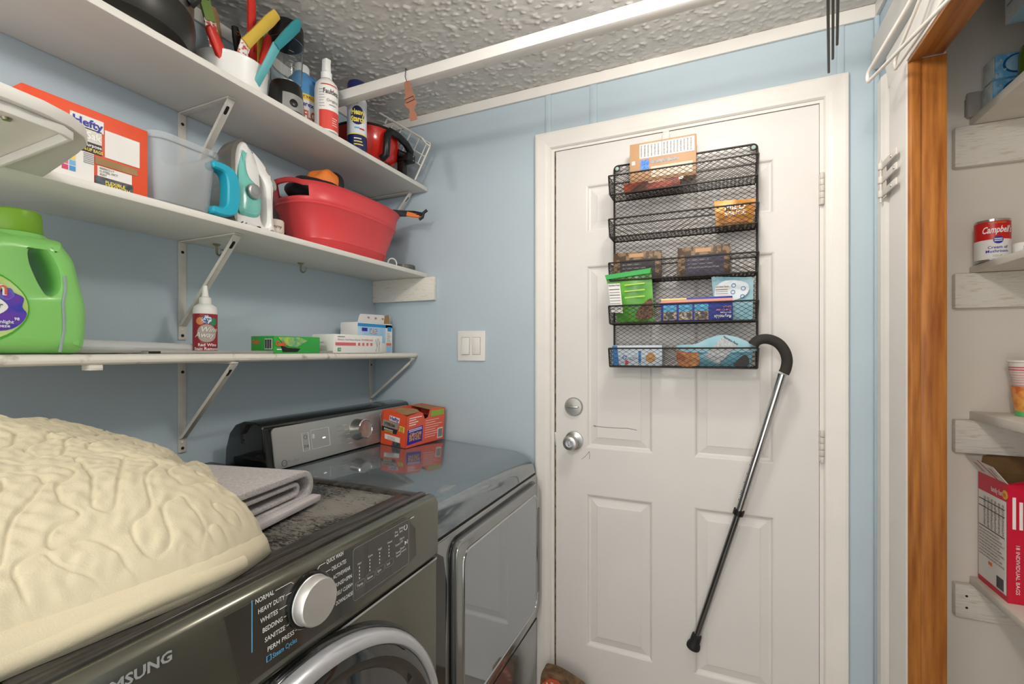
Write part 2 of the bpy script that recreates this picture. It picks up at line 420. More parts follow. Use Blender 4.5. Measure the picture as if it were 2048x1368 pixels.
# header casing, along the top of the opening
prism('header_casing', [(RX - .0002, 1.985), (RX - 0.010, 1.985), (RX - 0.012, 2.01), (RX - 0.016, 2.04), (RX - 0.014, 2.065), (RX - .0002, 2.068)], XZ, PY0 - 0.1, 1.4835, M_WHITE, tp)
to = bpy.data.objects.new('trim_6', None); COL.objects.link(to); to.location = (RX + 0.03, 1.36, 0); struct(to)
prism('jamb_stop', [(RX - 0.009, PY1), (RX + 0.0135, PY1), (RX + 0.0135, PY1 - 0.006), (RX - 0.004, PY1 - 0.006)], XY, 0, PZ - 0.002, M_OAK, to, bevel=.001)
box('jamb_board', (RX + 0.0137, RX + 0.0625), (PY1 - 0.002, PY1 + 0.0035), (0, PZ - 0.002), M_OAK, to, bevel=.001)
M_OAKH = mat('golden oak wood, lengthwise', 'b57536', 0.42, var=0.1, vscale=9.0, stretch=(9, .6, 9), col2='84481a', lo=.30, hi=.66, bump=0.1, bscale=40)
box('head_jamb', (RX + 0.0002, RX + 0.0568), (PY0, PY1 + 0.0035), (PZ, PZ + 0.0118), M_OAKH, to, bevel=.001)
box('head_stop', (RX - 0.009, RX + 0.0134), (PY0, PY1), (PZ - 0.008, PZ - 0.0005), M_OAKH, to, bevel=.001)
# hinge leaves left on the casing
hg = box('hinge_plate', (RX - 0.0192, RX - 0.0182), (1.468, 1.4955), (1.700, 1.797), M_BRKT, tp)
for zc in (1.787, 1.751, 1.714):
    hl = box('hinge_leaf', (RX - 0.0215, RX - 0.0182), (1.392, 1.487), (zc - 0.0085, zc + 0.0085), M_BRKT, hg, bevel=.0006)
    lathe('screw_head', [(0, 0), (0.0045, 0), (0.004, 0.0015), (0, 0.002)], (RX - 0.0215, 1.425 - (0.02 if zc == 1.751 else 0), zc), M_METAL, hg, seg=10, M=Matrix.Rotation(-PI / 2, 4, 'Y'), close=False)
    lathe('barrel', [(0.006, 0), (0.007, .002), (0.007, .015), (0.006, .017)], (RX - 0.0225, 1.496, zc - 0.0085), M_BRKT, hg, seg=12)
tube('hinge_pin', [(RX - 0.0225, 1.496, 1.692), (RX - 0.0225, 1.496, 1.803)], 0.003, M_BRKT, hg)

# ------------------------------------------------------------------ ceiling lamp above the view, and a fill lamp added behind it
M_GLASS = mat('lit opal glass', 'fff6e8', 0.4, emit='fff3df', estr=3.0)
def lamp(x, y, watts, label):
    t = thing('ceiling_lamp', label, 'lamp', (x, y, CZ - 0.07))
    lathe('base', [(0.0, 0.068), (0.15, 0.068), (0.15, 0.050), (0.14, 0.045), (0.0, 0.045)], (x, y, CZ - 0.07), M_METAL, t, close=False)
    lathe('shade', [(0.138, 0.046), (0.125, 0.022), (0.09, 0.006), (0.0, 0.0)], (x, y, CZ - 0.07), M_GLASS, t, close=False)
    ld = bpy.data.lights.new('bulb', 'POINT'); ld.energy = watts; ld.shadow_soft_size = 0.07; ld.color = (1.0, 0.955, 0.90)
    lo = bpy.data.objects.new('bulb', ld); COL.objects.link(lo); lo.parent = t; lo.location = (0, 0, -0.075)
lamp(-0.02, 0.90, LAMP_W, 'round opal glass ceiling lamp above the laundry corner')
lamp(-0.2, -0.85, FILL_W, 'round opal glass ceiling lamp added behind the camera as fill light')

# ------------------------------------------------------------------ shelves on the left wall
sh_u = tag(box('wall_shelf', (LX + .0005, -1.077), (-0.35, DY - 0.003), (1.960, 1.978), M_SHELF, bevel=.003), 'white shelf board holding the blender and starch bottles, topmost on the blue wall', 'shelf')
sh_m = tag(box('wall_shelf', (LX + .0005, -1.076), (-0.35, DY - 0.003), (1.605, 1.622), M_SHELF, bevel=.003), 'white shelf board under the red tub and the iron', 'shelf')
sh_l = tag(prism('wall_shelf', [(LX + .0005, 1.273), (-1.134, 1.273), (-1.128, 1.277), (-1.126, 1.283), (-1.128, 1.290), (-1.134, 1.294), (LX + .0005, 1.294)], XZ, -0.35, DY - 0.003, M_OLD, bevel=.001), 'old white shelf board with chipped rounded edge holding the green bottle', 'shelf')
# deeper shelf leaf at the near end, level with the middle shelf
ds = thing('corner_shelf', 'white deep shelf leaf with rounded corner, nearest at left', 'shelf', (-0.92, 0.02, 1.60))
prism('board', [(-1.0755, -0.35), (-0.776, -0.35), (-0.779, 0.255), (-0.786, 0.300), (-0.800, 0.333), (-0.822, 0.357), (-0.850, 0.372), (-0.90, 0.382), (-1.0755, 0.409)], XY, 1.6052, 1.6232, M_SHELF, ds, bevel=.0025)
prism('under_lip', [(-1.07, 0.345), (-0.812, 0.340), (-0.800, 0.325), (-0.790, 0.27), (-0.788, -0.34), (-0.793, -0.34), (-0.795, 0.27), (-0.805, 0.322), (-0.815, 0.334), (-1.07, 0.339)], XY, 1.5920, 1.605, M_SHELF, ds, bevel=.001)
lathe('screw', [(0, -0.003), (0.004, -0.003), (0.006, 0.0), (0, 0.0)], (-0.845, 0.285, 1.605), M_BRASS, ds, seg=12, close=False)

def bracket(y, ztop, tip, drop, label, w=0.020):
    t = thing('shelf_bracket', label, 'bracket', (LX, y, ztop - drop), 'folding steel shelf brackets on the blue wall')
    st_ = box('wall_strip', (LX + .0004, LX + 0.0045), (y - w / 2, y + w / 2), (ztop - drop, ztop - 0.0005), M_BRKT, t, bevel=.001)
    ar = box('arm', (LX + 0.0048, tip + 0.004), (y - w / 2, y + w / 2), (ztop - 0.0045, ztop - 0.0006), M_BRKT, t, bevel=.001)
    zb = ztop - drop + 0.040; d = Vector((tip - (LX + 0.006), 0, ztop - 0.006 - zb)); Ld = d.length; d.normalize(); nrm = Vector((-d.z, 0, d.x))
    a = Vector((LX + 0.006, y, zb))
    fn = lambda p, q, r: tuple(a + d * p + Vector((0, 1, 0)) * q + nrm * r)
    br = prism('brace', [(0, -w / 2), (Ld, -w / 2), (Ld, w / 2), (0, w / 2)], fn, -0.0018, 0.0018, M_BRKT, t, bevel=.0008)
    # formed flanges of the channel
    prism('flange', [(0.0, 0), (Ld - 0.012, 0), (Ld - 0.02, 0.006), (0.01, 0.006)], lambda p, q, r: tuple(a + d * p + nrm * (-0.0018 - q) + Vector((0, r, 0))), -w / 2, -w / 2 + 0.0014, M_BRKT, br)
    prism('slot', rrect(Ld - 0.042, Ld - 0.018, -0.004, 0.004, 0.0039), fn, -0.0024, 0.0024, M_DARK, br)
    for zz in (ztop - 0.030, ztop - drop + 0.012):
        lathe('screw_hole', [(0, 0), (0.0042, 0), (0.0042, 0.0008), (0, 0.0008)], (LX + 0.0045, y, zz), M_DARK, st_, seg=12, M=Matrix.Rotation(PI / 2, 4, 'Y'), close=False)
    lathe('rivet', [(0, 0), (0.004, 0), (0.003, 0.002), (0, 0.0025)], (LX + 0.0045, y, zb - 0.012), M_BRKT, st_, seg=10, M=Matrix.Rotation(PI / 2, 4, 'Y'), close=False)
bracket(0.800, 1.960, -1.145, 0.275, 'white steel bracket under the top shelf, above the clear plastic bin')
bracket(0.800, 1.605, -1.121, 0.273, 'white steel bracket under the middle shelf, above the dark red spray bottle')
bracket(0.800, 1.273, -1.134, 0.253, 'white steel bracket under the lowest shelf, over the cream bedspread')
bracket(1.568, 1.960, -1.141, 0.270, 'white steel bracket under the top shelf at the corner, behind the red tub', w=0.018)
bracket(1.568, 1.273, -1.128, 0.212, 'white steel bracket under the lowest shelf in the corner by the dryer', w=0.018)
tag(box('shelf_cleat', (LX + .0005, -1.036), (DY - 0.019, DY - .0004), (1.510, 1.6048), M_CLEAT, bevel=.002), 'short white board under the end of the middle shelf', 'board')
# a wooden tab under the lowest shelf
tag(prism('wooden_tab', [(-1.16, 0.498), (-1.13, 0.498), (-1.13, 0.52), (-1.16, 0.52)], XY, 1.262, 1.2729, M_CLEAT, bevel=.001), 'small wooden tab under the front edge of the lowest shelf', 'wood block')
# cup hooks
for k, (x, y, lb) in enumerate(((-1.290, 0.859, 'small brass cup hook under the middle shelf beside the bracket'), (-1.300, 1.158, 'small brass cup hook under the middle shelf, farther from the bracket'))):
    h = thing('cup_hook', lb, 'hook', (x, y, 1.575), 'brass cup hooks')
    lathe('flange', [(0, 0.0), (0.011, 0.0), (0.009, -0.003), (0.0035, -0.006), (0.0, -0.006)], (x, y, 1.6049), M_BRASS, h, seg=14, close=False)
    tube('hook', [(x, y, 1.601), (x, y, 1.590)] + arc((x + 0.012, y, 1.584), 0.012, PI, 2.1 * PI, 12), 0.0030, M_BRASS, h, seg=8)

# ------------------------------------------------------------------ dryer
M_GRAPH = mat('graphite steel', 'a2a4a4', 0.14, 0.75, var=0.01, vscale=30)
M_GRAPHD = mat('graphite deck', '858d93', 0.10, 0.6, var=0.03, vscale=40, coat=0.6)
M_GLOSSK = mat('gloss black plastic', '101211', 0.08, 0.0, coat=0.5)
M_SILVER = mat('satin silver panel', 'a9aaa7', 0.35, 0.6, var=0.01)
M_GLASSD = mat('smoked glass', '9aa2aa', 0.04, 0.6, coat=1.0, var=0.01)
dy = thing('dryer', 'dark grey glossy dryer with silver console standing in the corner by the door', 'dryer', (-0.95, 1.22, 0))
Y0, Y1 = 0.876, 1.566
deck = [(-1.30, 0.86), (-1.30, 0.960), (-1.12, 0.960), (-0.90, 0.947), (-0.70, 0.934), (-0.665, 0.930), (-0.635, 0.921), (-0.611, 0.905), (-0.595, 0.884), (-0.587, 0.858)]
prism('top_deck', deck, XZ, Y0, Y1, M_GRAPHD, dy, bevel=0.006, bseg=3, angle=25)
box('seam', (-1.29, -0.590), (Y0 + .003, Y1 - .003), (0.853, 0.8598), M_DARK, dy)
prism('cabinet', [(-1.30, 0.03), (-0.588, 0.03), (-0.584, 0.30), (-0.583, 0.60), (-0.585, 0.8528), (-1.30, 0.8528)], XZ, Y0, Y1, M_GRAPH, dy, bevel=0.006, bseg=3)
box('toe_kick', (-1.28, -0.60), (Y0 + .01, Y1 - .01), (0.0, 0.03), M_BLACK, dy)
# door, proud of the cabinet
FN = lambda a, b, d: (d, a, b)
dd = prism('door', rrect(0.962, 1.545, 0.370, 0.834, 0.035, 6), FN, -0.583, -0.565, M_GRAPH, dy, bevel=.003)
prism('door_gap', rrect(0.955, 1.552, 0.363, 0.841, 0.040, 6), FN, -0.5845, -0.5815, M_GLOSSK, dd)
prism('glass', rrect(0.995, 1.505, 0.405, 0.800, 0.03, 6), FN, -0.565, -0.5625, M_GLASSD, dd)
v, f = tube_vf([(-0.5635, a, b) for a, b in rrect(0.993, 1.507, 0.403, 0.802, 0.03, 6)], 0.0035, 6, True)
obj('glass_trim', v, f, M_CHROME, dd, smooth=True)
box('grip_recess', (-0.5655, -0.5635), (1.5195, 1.536), (0.45, 0.745), M_GLOSSK, dd)
hr = prism('side_recess', [(0.884, 0.845), (0.928, 0.815), (0.945, 0.74), (0.938, 0.60), (0.935, 0.20), (0.884, 0.20)], FN, -0.5835, -0.5815, M_GLOSSK, dy)
box('lower_seam', (-0.5845, -0.5828), (Y0 + .004, Y1 - .004), (0.330, 0.333), M_DARK, dy)
# console
cprof = [(-1.300, 0.9605), (-1.296, 1.02), (-1.280, 1.065), (-1.255, 1.090), (-1.220, 1.101), (-1.175, 1.100), (-1.150, 1.094), (-1.143, 1.086), (-1.126, 0.9605)]
prism('console', cprof, XZ, 0.888, 1.560, M_GLOSSK, dy, bevel=0.006, bseg=3)
pd = Vector((0.017, 0, -0.1255)).normalized(); pn = Vector((0.1255, 0, 0.017)).normalized()
pa = Vector((-1.143, 0, 1.086))
PF = lambda a, b, d: tuple(pa + pd * b + Vector((0, a, 0)) + pn * d)     # a along Y, b down the panel
cp = prism('control_panel', rrect(0.912, 1.548, 0.004, 0.122, 0.014, 5), PF, 0.0002, 0.006, M_SILVER, dy, bevel=.002)
yv = Vector((0, 1, 0)); up = -pd
def ptxt(s, a, b, size, m=M_INKK, **k): text(s, size, m, cp, PF(a, b, 0.0062), yv, up, **k)
def pframe(a0, a1, b0, b1, m=M_INKW, r=0.0006):
    v, f = tube_vf([PF(p, q, 0.0061) for p, q in ((a0, b0), (a1, b0), (a1, b1), (a0, b1))], r, 4, True); obj('printed_frame', v, f, m, cp)
pframe(1.046, 1.118, 0.030, 0.088); pframe(1.012, 1.036, 0.034, 0.088); pframe(1.370, 1.44, 0.020, 0.080)
v, f = tube_vf([PF(1.024 + .006 * math.cos(a), .047 + .006 * math.sin(a), .0061) for a in np.linspace(0, 2 * PI, 12)[:-1]], .0005, 4, True); obj('power_symbol', v, f, M_INKK, cp)
ptxt('▷II', 1.016, 0.079, 0.012)
M_LED = mat('white display digits', 'ffffff', .5, emit='eaf0ff', estr=1.5)
plate('display_dash', PF(1.090, 0.062, 0.0062), yv, up, 0.011, 0.0035, M_LED, cp)
ptxt('8', 1.049, 0.056, 0.020, M_INKW)
ptxt('GE', 0.937, 0.111, 0.009, M_INKG, bold=0.03)
v, f = tube_vf([PF(0.943 + .0085 * math.cos(a), .108 + .0085 * math.sin(a), .0061) for a in np.linspace(0, 2 * PI, 20)[:-1]], .0008, 4, True); obj('round_logo', v, f, M_INKK, cp)
ptxt('Profile', 0.956, 0.112, 0.014, M_INKG)
for i, (s, w) in enumerate(((0, .026), (1, .030), (2, .028), (3, .030), (4, .032))):
    plate('fine_print', PF(1.150 + i * .004, 0.036 + i * .016, 0.0061), yv, up, w, 0.0026, M_INKG, cp)
    plate('tick_line', PF(1.181 + i * .005, 0.034 + i * .016, 0.0061), yv, up, 0.016, 0.0008, M_INKW, cp)
for i in range(5):
    plate('fine_print', PF(1.300 + i * .005, 0.030 + i * .015, 0.0061), yv, up, 0.028, 0.0026, M_INKG, cp)
M_PN = Matrix(((pn.x, 0, 0), (0, 1, 0), (0, 0, 1)))
rot = Vector((0, 0, 1)).rotation_difference(pn).to_matrix().to_4x4()
kc = PF(1.245, 0.058, 0.006)
kn = lathe('cycle_knob', [(0, 0), (0.037, 0), (0.036, 0.006), (0.033, 0.010), (0.0325, 0.034), (0.030, 0.038), (0.026, 0.0365), (0.0, 0.0385)], kc, M_METAL, dy, seg=40, M=rot, close=False)
lathe('chrome_ring', [(0.0325, 0.036), (0.0335, 0.038), (0.0305, 0.040), (0.029, 0.038)], kc, M_CHROME, kn, seg=40, M=rot, close=False)

# ------------------------------------------------------------------ washer
M_WASH = mat('olive graphite steel', '6f6e63', 0.20, 0.7, var=0.02, vscale=25)
M_WASHP = mat('dark glossy control strip', '54514a', 0.12, 0.5, var=0.02, coat=0.5)
# lint and dust lying on the dark lid: streaky
M_LID = bpy.data.materials.new('dusty black lid'); M_LID.use_nodes = True
nt = M_LID.node_tree; N = nt.nodes; Lk = nt.links; p = N['Principled BSDF']
tc = N.new('ShaderNodeTexCoord'); mp = N.new('ShaderNodeMapping'); mp.inputs['Scale'].default_value = (55, 190, 1); mp.inputs['Rotation'].default_value = (0, 0, 0.5)
no = N.new('ShaderNodeTexNoise'); no.inputs['Scale'].default_value = 1.0; no.inputs['Detail'].default_value = 9; no.inputs['Roughness'].default_value = .75; no.inputs['Distortion'].default_value = 1.4
nl = N.new('ShaderNodeTexNoise'); nl.inputs['Scale'].default_value = 7.0; nl.inputs['Detail'].default_value = 3
ma = N.new('ShaderNodeMath'); ma.operation = 'MULTIPLY_ADD'; ma.inputs[1].default_value = 0.7
r1 = N.new('ShaderNodeValToRGB'); r1.color_ramp.elements[0].position = .80; r1.color_ramp.elements[1].position = 1.16 - .16
mx = N.new('ShaderNodeMix'); mx.data_type = 'RGBA'; mx.inputs[6].default_value = lin('2b2825'); mx.inputs[7].default_value = lin('827d76')
Lk.new(tc.outputs['Object'], mp.inputs['Vector']); Lk.new(mp.outputs['Vector'], no.inputs['Vector']); Lk.new(tc.outputs['Object'], nl.inputs['Vector'])
Lk.new(nl.outputs['Fac'], ma.inputs[0]); Lk.new(no.outputs['Fac'], ma.inputs[2]); Lk.new(ma.outputs[0], r1.inputs['Fac']); Lk.new(r1.outputs['Color'], mx.inputs[0])
Lk.new(mx.outputs[2], p.inputs['Base Color'])
rr = N.new('ShaderNodeMapRange'); rr.inputs[3].default_value = .12; rr.inputs[4].default_value = .7; Lk.new(r1.outputs['Color'], rr.inputs[0]); Lk.new(rr.outputs[0], p.inputs['Roughness'])
M_LIDR = mat('dusty dark lid rim', '4a4641', 0.25, 0.2, var=0.12, vscale=60, stretch=(1, .15, 1), col2='2a2724')
W0, W1 = 0.176, 0.862
WX = -0.5535
wa = thing('washer', 'olive grey front loading washer with round dial and dusty black lid', 'washer', (-0.93, 0.52, 0))
box('cabinet', (-1.32, -0.5565), (W0, W1), (0.02, 0.848), M_WASH, wa, bevel=.006)
box('foot_plinth', (-1.30, -0.60), (W0 + .02, W1 - .02), (0.0, 0.02), M_BLACK, wa)
# lid: rim with recessed field
multi('lid_rim', [((-1.32, -0.606), (W0, W0 + 0.03), (0.955, 0.984)), ((-1.32, -0.606), (W1 - 0.03, W1), (0.955, 0.984)), ((-0.640, -0.606), (W0 + .03, W1 - .03), (0.955, 0.984)), ((-1.32, -1.26), (W0 + .03, W1 - .03), (0.955, 0.984))], M_LIDR, wa, bevel=.004)
box('lid', (-1.262, -0.638), (W0 + .028, W1 - .028), (0.945, 0.9785), M_LID, wa)
prism('lid_lip', [(-0.6055, 0.955), (-0.6055, 0.9845), (-0.594, 0.9865), (-0.586, 0.985), (-0.584, 0.972), (-0.584, 0.955)], XZ, W0, W1, M_LIDR, wa, bevel=.0015)
box('top_frame', (-1.32, -0.5842), (W0 + .001, W1 - .001), (0.85, 0.9548), M_WASH, wa)
fas = prism('fascia', [(-0.5838, 0.848), (-0.5838, 0.982), (-0.572, 0.985), (-0.562, 0.9815), (-0.5565, 0.976), (-0.5535, 0.966), (-0.5535, 0.860), (-0.556, 0.852), (-0.562, 0.848)], XZ, W0, W1, M_WASH, wa, bevel=.002)
# darker glossy strip with dial and display
sp = prism('control_strip', [(0.377, 0.972), (0.588, 0.972), (0.745, 0.974), (0.775, 0.940), (0.778, 0.885), (0.735, 0.874), (0.60, 0.868), (0.399, 0.868)], FN, WX, WX + 0.0012, M_WASHP, wa)
XW = WX + 0.0014
yd, zd = Vector((0, 1, 0)), Vector((0, 0, 1))
def wt(s, y, z, size, m=M_INKW, parent=sp, **k): text(s, size, m, parent, (XW, y, z), yd, zd, **k)
for s, y, z, w in (('NORMAL', .4185, .9665, .028), ('HEAVY DUTY', .4225, .9515, .041), ('WHITES', .4260, .9370, .027), ('BEDDING', .4290, .9225, .031), ('SANITIZE', .4325, .9080, .032), ('PERM PRESS', .4365, .8930, .043)):
    wt(s, y, z, 0.0092, bold=0.012, width=w)
M_CYAN = mat('light blue print', '63b6e6', .5, var=0)
wt('Steam Cycles', .4445, .8795, 0.0100, M_CYAN, width=.040, bold=.01)
v, f = tube_vf([(XW, y, z) for y, z in ((.436, .8795), (.4425, .8795), (.4425, .887), (.436, .887))], .0006, 4, True); obj('steam_mark', v, f, M_CYAN, sp)
plate('blue_line', (XW, .4135, .906), yd, zd, 0.0012, 0.068, M_CYAN, sp, t=.0003)
for s, y, z, w in (('QUICK WASH', .5400, .9680, .036), ('DELICATES', .5510, .9525, .031), ('ACTIVEWEAR', .5540, .9375, .038), ('RINSE+SPIN', .5590, .9225, .036), ('SELF CLEAN+', .5620, .9080, .035), ('DOWNLOADED', .5600, .8930, .040)):
    wt(s, y, z, 0.0092, bold=0.012, width=w)
lines = [[(.4495, .970), (.475, .970), (.479, .966)], [(.466, .955), (.476, .955)], [(.456, .9405), (.472, .9405)], [(.463, .926), (.473, .926)], [(.467, .9115), (.479, .9115)], [(.482, .8965), (.492, .8965)],
         [(.538, .971), (.527, .971), (.5225, .9665)], [(.549, .956), (.538, .956)], [(.552, .941), (.546, .941)], [(.557, .9265), (.548, .9265)], [(.560, .9115), (.545, .9115)], [(.558, .8965), (.535, .8965)]]
tubes('tick_lines', [[(XW, y, z) for y, z in l] for l in lines], 0.0004, M_INKW, sp, seg=4)
dk = lathe('cycle_dial', [(0, 0), (0.037, 0), (0.0365, 0.004), (0.0345, 0.006), (0.034, 0.019), (0.032, 0.0225), (0, 0.023)], (XW, .5075, .930), mat('bright brushed steel', 'dcdad6', .38, .7, var=.02), wa, seg=48, M=Matrix.Rotation(PI / 2, 4, 'Y'), close=False)
lathe('dial_skirt', [(0.0370, 0.0), (0.0410, 0.0), (0.0405, 0.003), (0.038, 0.005), (0.0355, 0.005)], (XW, .5075, .930), M_GLOSSK, dk, seg=48, M=Matrix.Rotation(PI / 2, 4, 'Y'), close=False)
# display window
dsp = prism('display', rrect(0.598, 0.752, 0.880, 0.968, 0.006, 4), FN, XW - .0002, XW + 0.0006, mat('display glass', '2f2e2c', .06, 0.1, coat=1), sp)
v, f = tube_vf([(XW + .0006, a, b) for a, b in rrect(0.598, 0.752, 0.880, 0.968, 0.006, 4)], .0005, 4, True); obj('display_border', v, f, M_SILVER, dsp, smooth=True)
X2 = XW + .0008
def dt(s, y, z, size, **k): text(s, size, M_INKW, dsp, (X2, y, z), yd, zd, **k)
for i, (tp_, nm, y) in enumerate((('Hot', 'Temp.', .612), ('Extra', 'Rinse', .638), ('High', 'Spin', .664), ('Heavy', 'Soil', .690))):
    dt(tp_, y - .004, .937 + i * .002, .0055)
    for k in range(4): plate('level_dot', (X2, y, .930 - k * .006 + i * .002), yd, zd, .0016, .003, M_INKW, dsp, t=.0002)
    dt(nm, y - .006, .900 + i * .0012, .0065)
    v, f = tube_vf([(X2, a, b) for a, b in rrect(y - .009, y + .014, .896 + i * .0012, .908 + i * .0012, .003, 3)], .0003, 4, True); obj('button_frame', v, f, M_SILVER, dsp)
for s, y, z in (('Pre', .708, .954), ('Soak', .707, .948), ('Delay', .720, .957), ('End', .722, .951), ('Steam', .709, .929), ('Alarm', .722, .936), ('Off', .724, .930), ('Super', .711, .914), ('Speed', .711, .908), ('Smart', .724, .917), ('Control', .723, .911)):
    dt(s, y, z, .006)
v, f = tube_vf([(X2, .7415 + .005 * math.cos(a), .955 + .005 * math.sin(a)) for a in np.linspace(PI * .65, PI * 2.35, 14)], .0006, 4); obj('power_symbol', v, f, M_INKW, dsp)
poly_plate('play_symbol', [(0, 0), (.006, .004), (0, .008)], (X2, .739, .921), yd, zd, M_INKW, dsp, t=.0002)
plate('pause_symbol', (X2, .7465, .921), yd, zd, .0012, .008, M_INKW, dsp, t=.0002)
plate('fine_print', (X2, .757, .966), yd, zd, .012, .0016, M_INKW, dsp, t=.0002)
M_LOGO = mat('silver logo print', 'b9bcbb', .35, .3, var=0)
text('SAMSUNG', 0.0165, M_LOGO, fas, (XW - .0010, 0.2400, 0.9560), yd, zd, bold=0.03, width=0.0775)
# body front: groove, round door
box('fascia_groove', (-0.558, -0.5552), (W0 + .003, W1 - .003), (0.8435, 0.8478), M_CHROME, wa)
MX = Matrix.Rotation(PI / 2, 4, 'Y')
DC = (-0.5565, 0.503, 0.512)
M_RING = mat('pale silver ring', 'cfd0d4', .28, .55, var=.01)
wdoor = lathe('door', [(0.3098, 0.0), (0.3098, 0.029), (0.296, 0.033), (0.280, 0.030), (0.272, 0.018), (0.15, 0.030), (0.0, 0.034)], DC, mat('dark door glass', '2b2c2d', .05, .2, coat=1.0), wa, seg=96, M=MX, close=False)
lathe('door_ring', [(0.332, 0.0), (0.334, 0.020), (0.330, 0.030), (0.322, 0.035), (0.313, 0.034), (0.310, 0.028), (0.310, 0.0)], DC, M_RING, wdoor, seg=96, M=MX, close=False)
lathe('door_gasket', [(0.3415, 0.0), (0.3410, 0.006), (0.337, 0.012), (0.3335, 0.010), (0.3335, 0.0)], DC, M_GLOSSK, wdoor, seg=96, M=MX, close=False)

# ------------------------------------------------------------------ small builders
from mathutils.geometry import tessellate_polygon
def holed_prism(name, outer, hole, fn, layers, m, parent=None, smooth=True):
    """layers: (inset, depth); outline walls lofted through the layers, caps triangulated round the hole"""
    def norm(loop):
        n = len(loop); out = []
        ar = sum(loop[i][0] * loop[(i + 1) % n][1] - loop[(i + 1) % n][0] * loop[i][1] for i in range(n))
        sg = 1 if ar > 0 else -1
        for i in range(n):
            a, b = loop[i - 1], loop[(i + 1) % n]; t = Vector((b[0] - a[0], b[1] - a[1])); t.normalize()
            out.append((-t.y * sg, t.x * sg))
        return out
    loops = [outer] + ([hole] if hole else []); ns = [norm(l) for l in loops]
    V = []; F = []; idx = []
    for k, (ins, d) in enumerate(layers):
        row = []
        for li, l in enumerate(loops):
            s = 1 if li == 0 else -.3
            st_ = len(V); V += [fn(p[0] + n[0] * ins * s, p[1] + n[1] * ins * s, d) for p, n in zip(l, ns[li])]
            row.append((st_, len(l)))
        idx.append(row)
    for k in range(len(layers) - 1):
        for (s0, n), (s1, _) in zip(idx[k], idx[k + 1]):
            F += [(s0 + i, s0 + (i + 1) % n, s1 + (i + 1) % n, s1 + i) for i in range(n)]
    for k in (0, len(layers) - 1):
        ins = layers[k][0]
        pl = [[Vector((p[0] + n[0] * ins * (1 if li == 0 else -.3), p[1] + n[1] * ins * (1 if li == 0 else -.3), 0)) for p, n in zip(l, ns[li])] for li, l in enumerate(loops)]
        flat = []
        for (s0, n) in idx[k]: flat += list(range(s0, s0 + n))
        F += [tuple(flat[i] for i in tri) for tri in tessellate_polygon(pl)]
    return obj(name, V, F, m, parent, smooth=smooth, angle=35)
def spline(pts, n=6, closed=True):
    out = []; N_ = len(pts)
    for i in range(N_ if closed else N_ - 1):
        g = lambda k: Vector(pts[k % N_]) if closed else Vector(pts[max(0, min(N_ - 1, k))])
        p0, p1, p2, p3 = g(i - 1), g(i), g(i + 1), g(i + 2)
        for k in range(n):
            t = k / n; out.append(tuple(0.5 * ((2 * p1) + (p2 - p0) * t + (2 * p0 - 5 * p1 + 4 * p2 - p3) * t * t + (3 * p1 - p0 - 3 * p2 + p3) * t ** 3)))
    if not closed: out.append(tuple(pts[-1]))
    return out
def carton(name, label, cat, loc, size, rotz, m, group=None, tilt=0.0):
    """box thing standing on loc (centre of base); returns thing and half sizes"""
    t = thing(name, label, cat, loc, group, rotz)
    if tilt: t.rotation_euler = (tilt, 0, rotz)
    w, d, h = size
    box('carton', (-w / 2, w / 2), (-d / 2, d / 2), (0, h), m, t, bevel=.0015, world=False)
    return t
def pouch(name, label, cat, c, thick, m, group=None, n=14, m_n=12, bulge=None, wav=.0015, seed=0):
    """c: bl, br, tr, tl world points (in a vertical plane facing -Y); pillow shape with flat crimped rim"""
    bl, br, tr, tl = [Vector(p) for p in c]
    t = thing(name, label, cat, tuple((bl + br) / 2), group)
    rs = random.Random(seed)
    for side, nm in ((-1, 'front_film'), (1, 'back_film')):
        P = np.zeros((m_n + 1, n + 1, 3))
        for j in range(m_n + 1):
            for i in range(n + 1):
                s, q = i / n, j / m_n
                p = (bl * (1 - s) + br * s) * (1 - q) + (tl * (1 - s) + tr * s) * q
                e = max(0.0, min(1, (min(s, 1 - s) - .05) / .35)) * max(0.0, min(1, (1 - q - .12) / .45)) * min(1, .25 + q * 3)
                dep = thick / 2 * math.sin(min(1, e) * PI / 2)
                P[j, i] = (p.x, p.y + side * (dep + .0004) + wav * math.sin(9 * s + 5 * q + seed) * math.sin(7 * q + seed), p.z)
        grid_obj(nm, P, m, t)
    return t

# ------------------------------------------------------------------ things on the top shelf
ZT = 1.9785
M_STEEL = mat('brushed stainless', 'a3a09a', .32, .9, var=.03, stretch=(1, 1, 12), vscale=10)
M_COOK = mat('satin black metal', '33322e', .38, .3, var=.05)
pc = thing('electric_cooker', 'black and steel electric cooker at the near end of the top shelf', 'cooker', (-1.205, 0.575, ZT))
C = (-1.205, 0.575, ZT)
lathe('foot_ring', [(0, 0), (0.105, 0), (0.108, 0.012), (0, 0.012)], C, M_SHELF, pc, close=False)
lathe('base', [(0, 0.012), (0.112, 0.012), (0.135, 0.022), (0.1455, 0.045), (0.1480, 0.075), (0.146, 0.090), (0, 0.090)], C, M_COOK, pc, seg=48, close=False)
lathe('body', [(0, 0.0905), (0.143, 0.0905), (0.1445, 0.10), (0.1445, 0.235), (0.146, 0.245), (0, 0.245)], C, M_STEEL, pc, seg=48, close=False)
lathe('lid', [(0, 0.2455), (0.148, 0.2455), (0.147, 0.262), (0.12, 0.278), (0.0, 0.285)], C, M_BLACK, pc, seg=48, close=False)
a = 0.62
hx, hy = math.cos(a), math.sin(a)
hp = [(C[0] + hx * r, C[1] + hy * r, ZT + z) for r, z in ((.146, .205), (.158, .200), (.163, .17), (.160, .125), (.147, .110))]
tube('side_handle', hp, 0.011, M_BLACK, pc, seg=10)
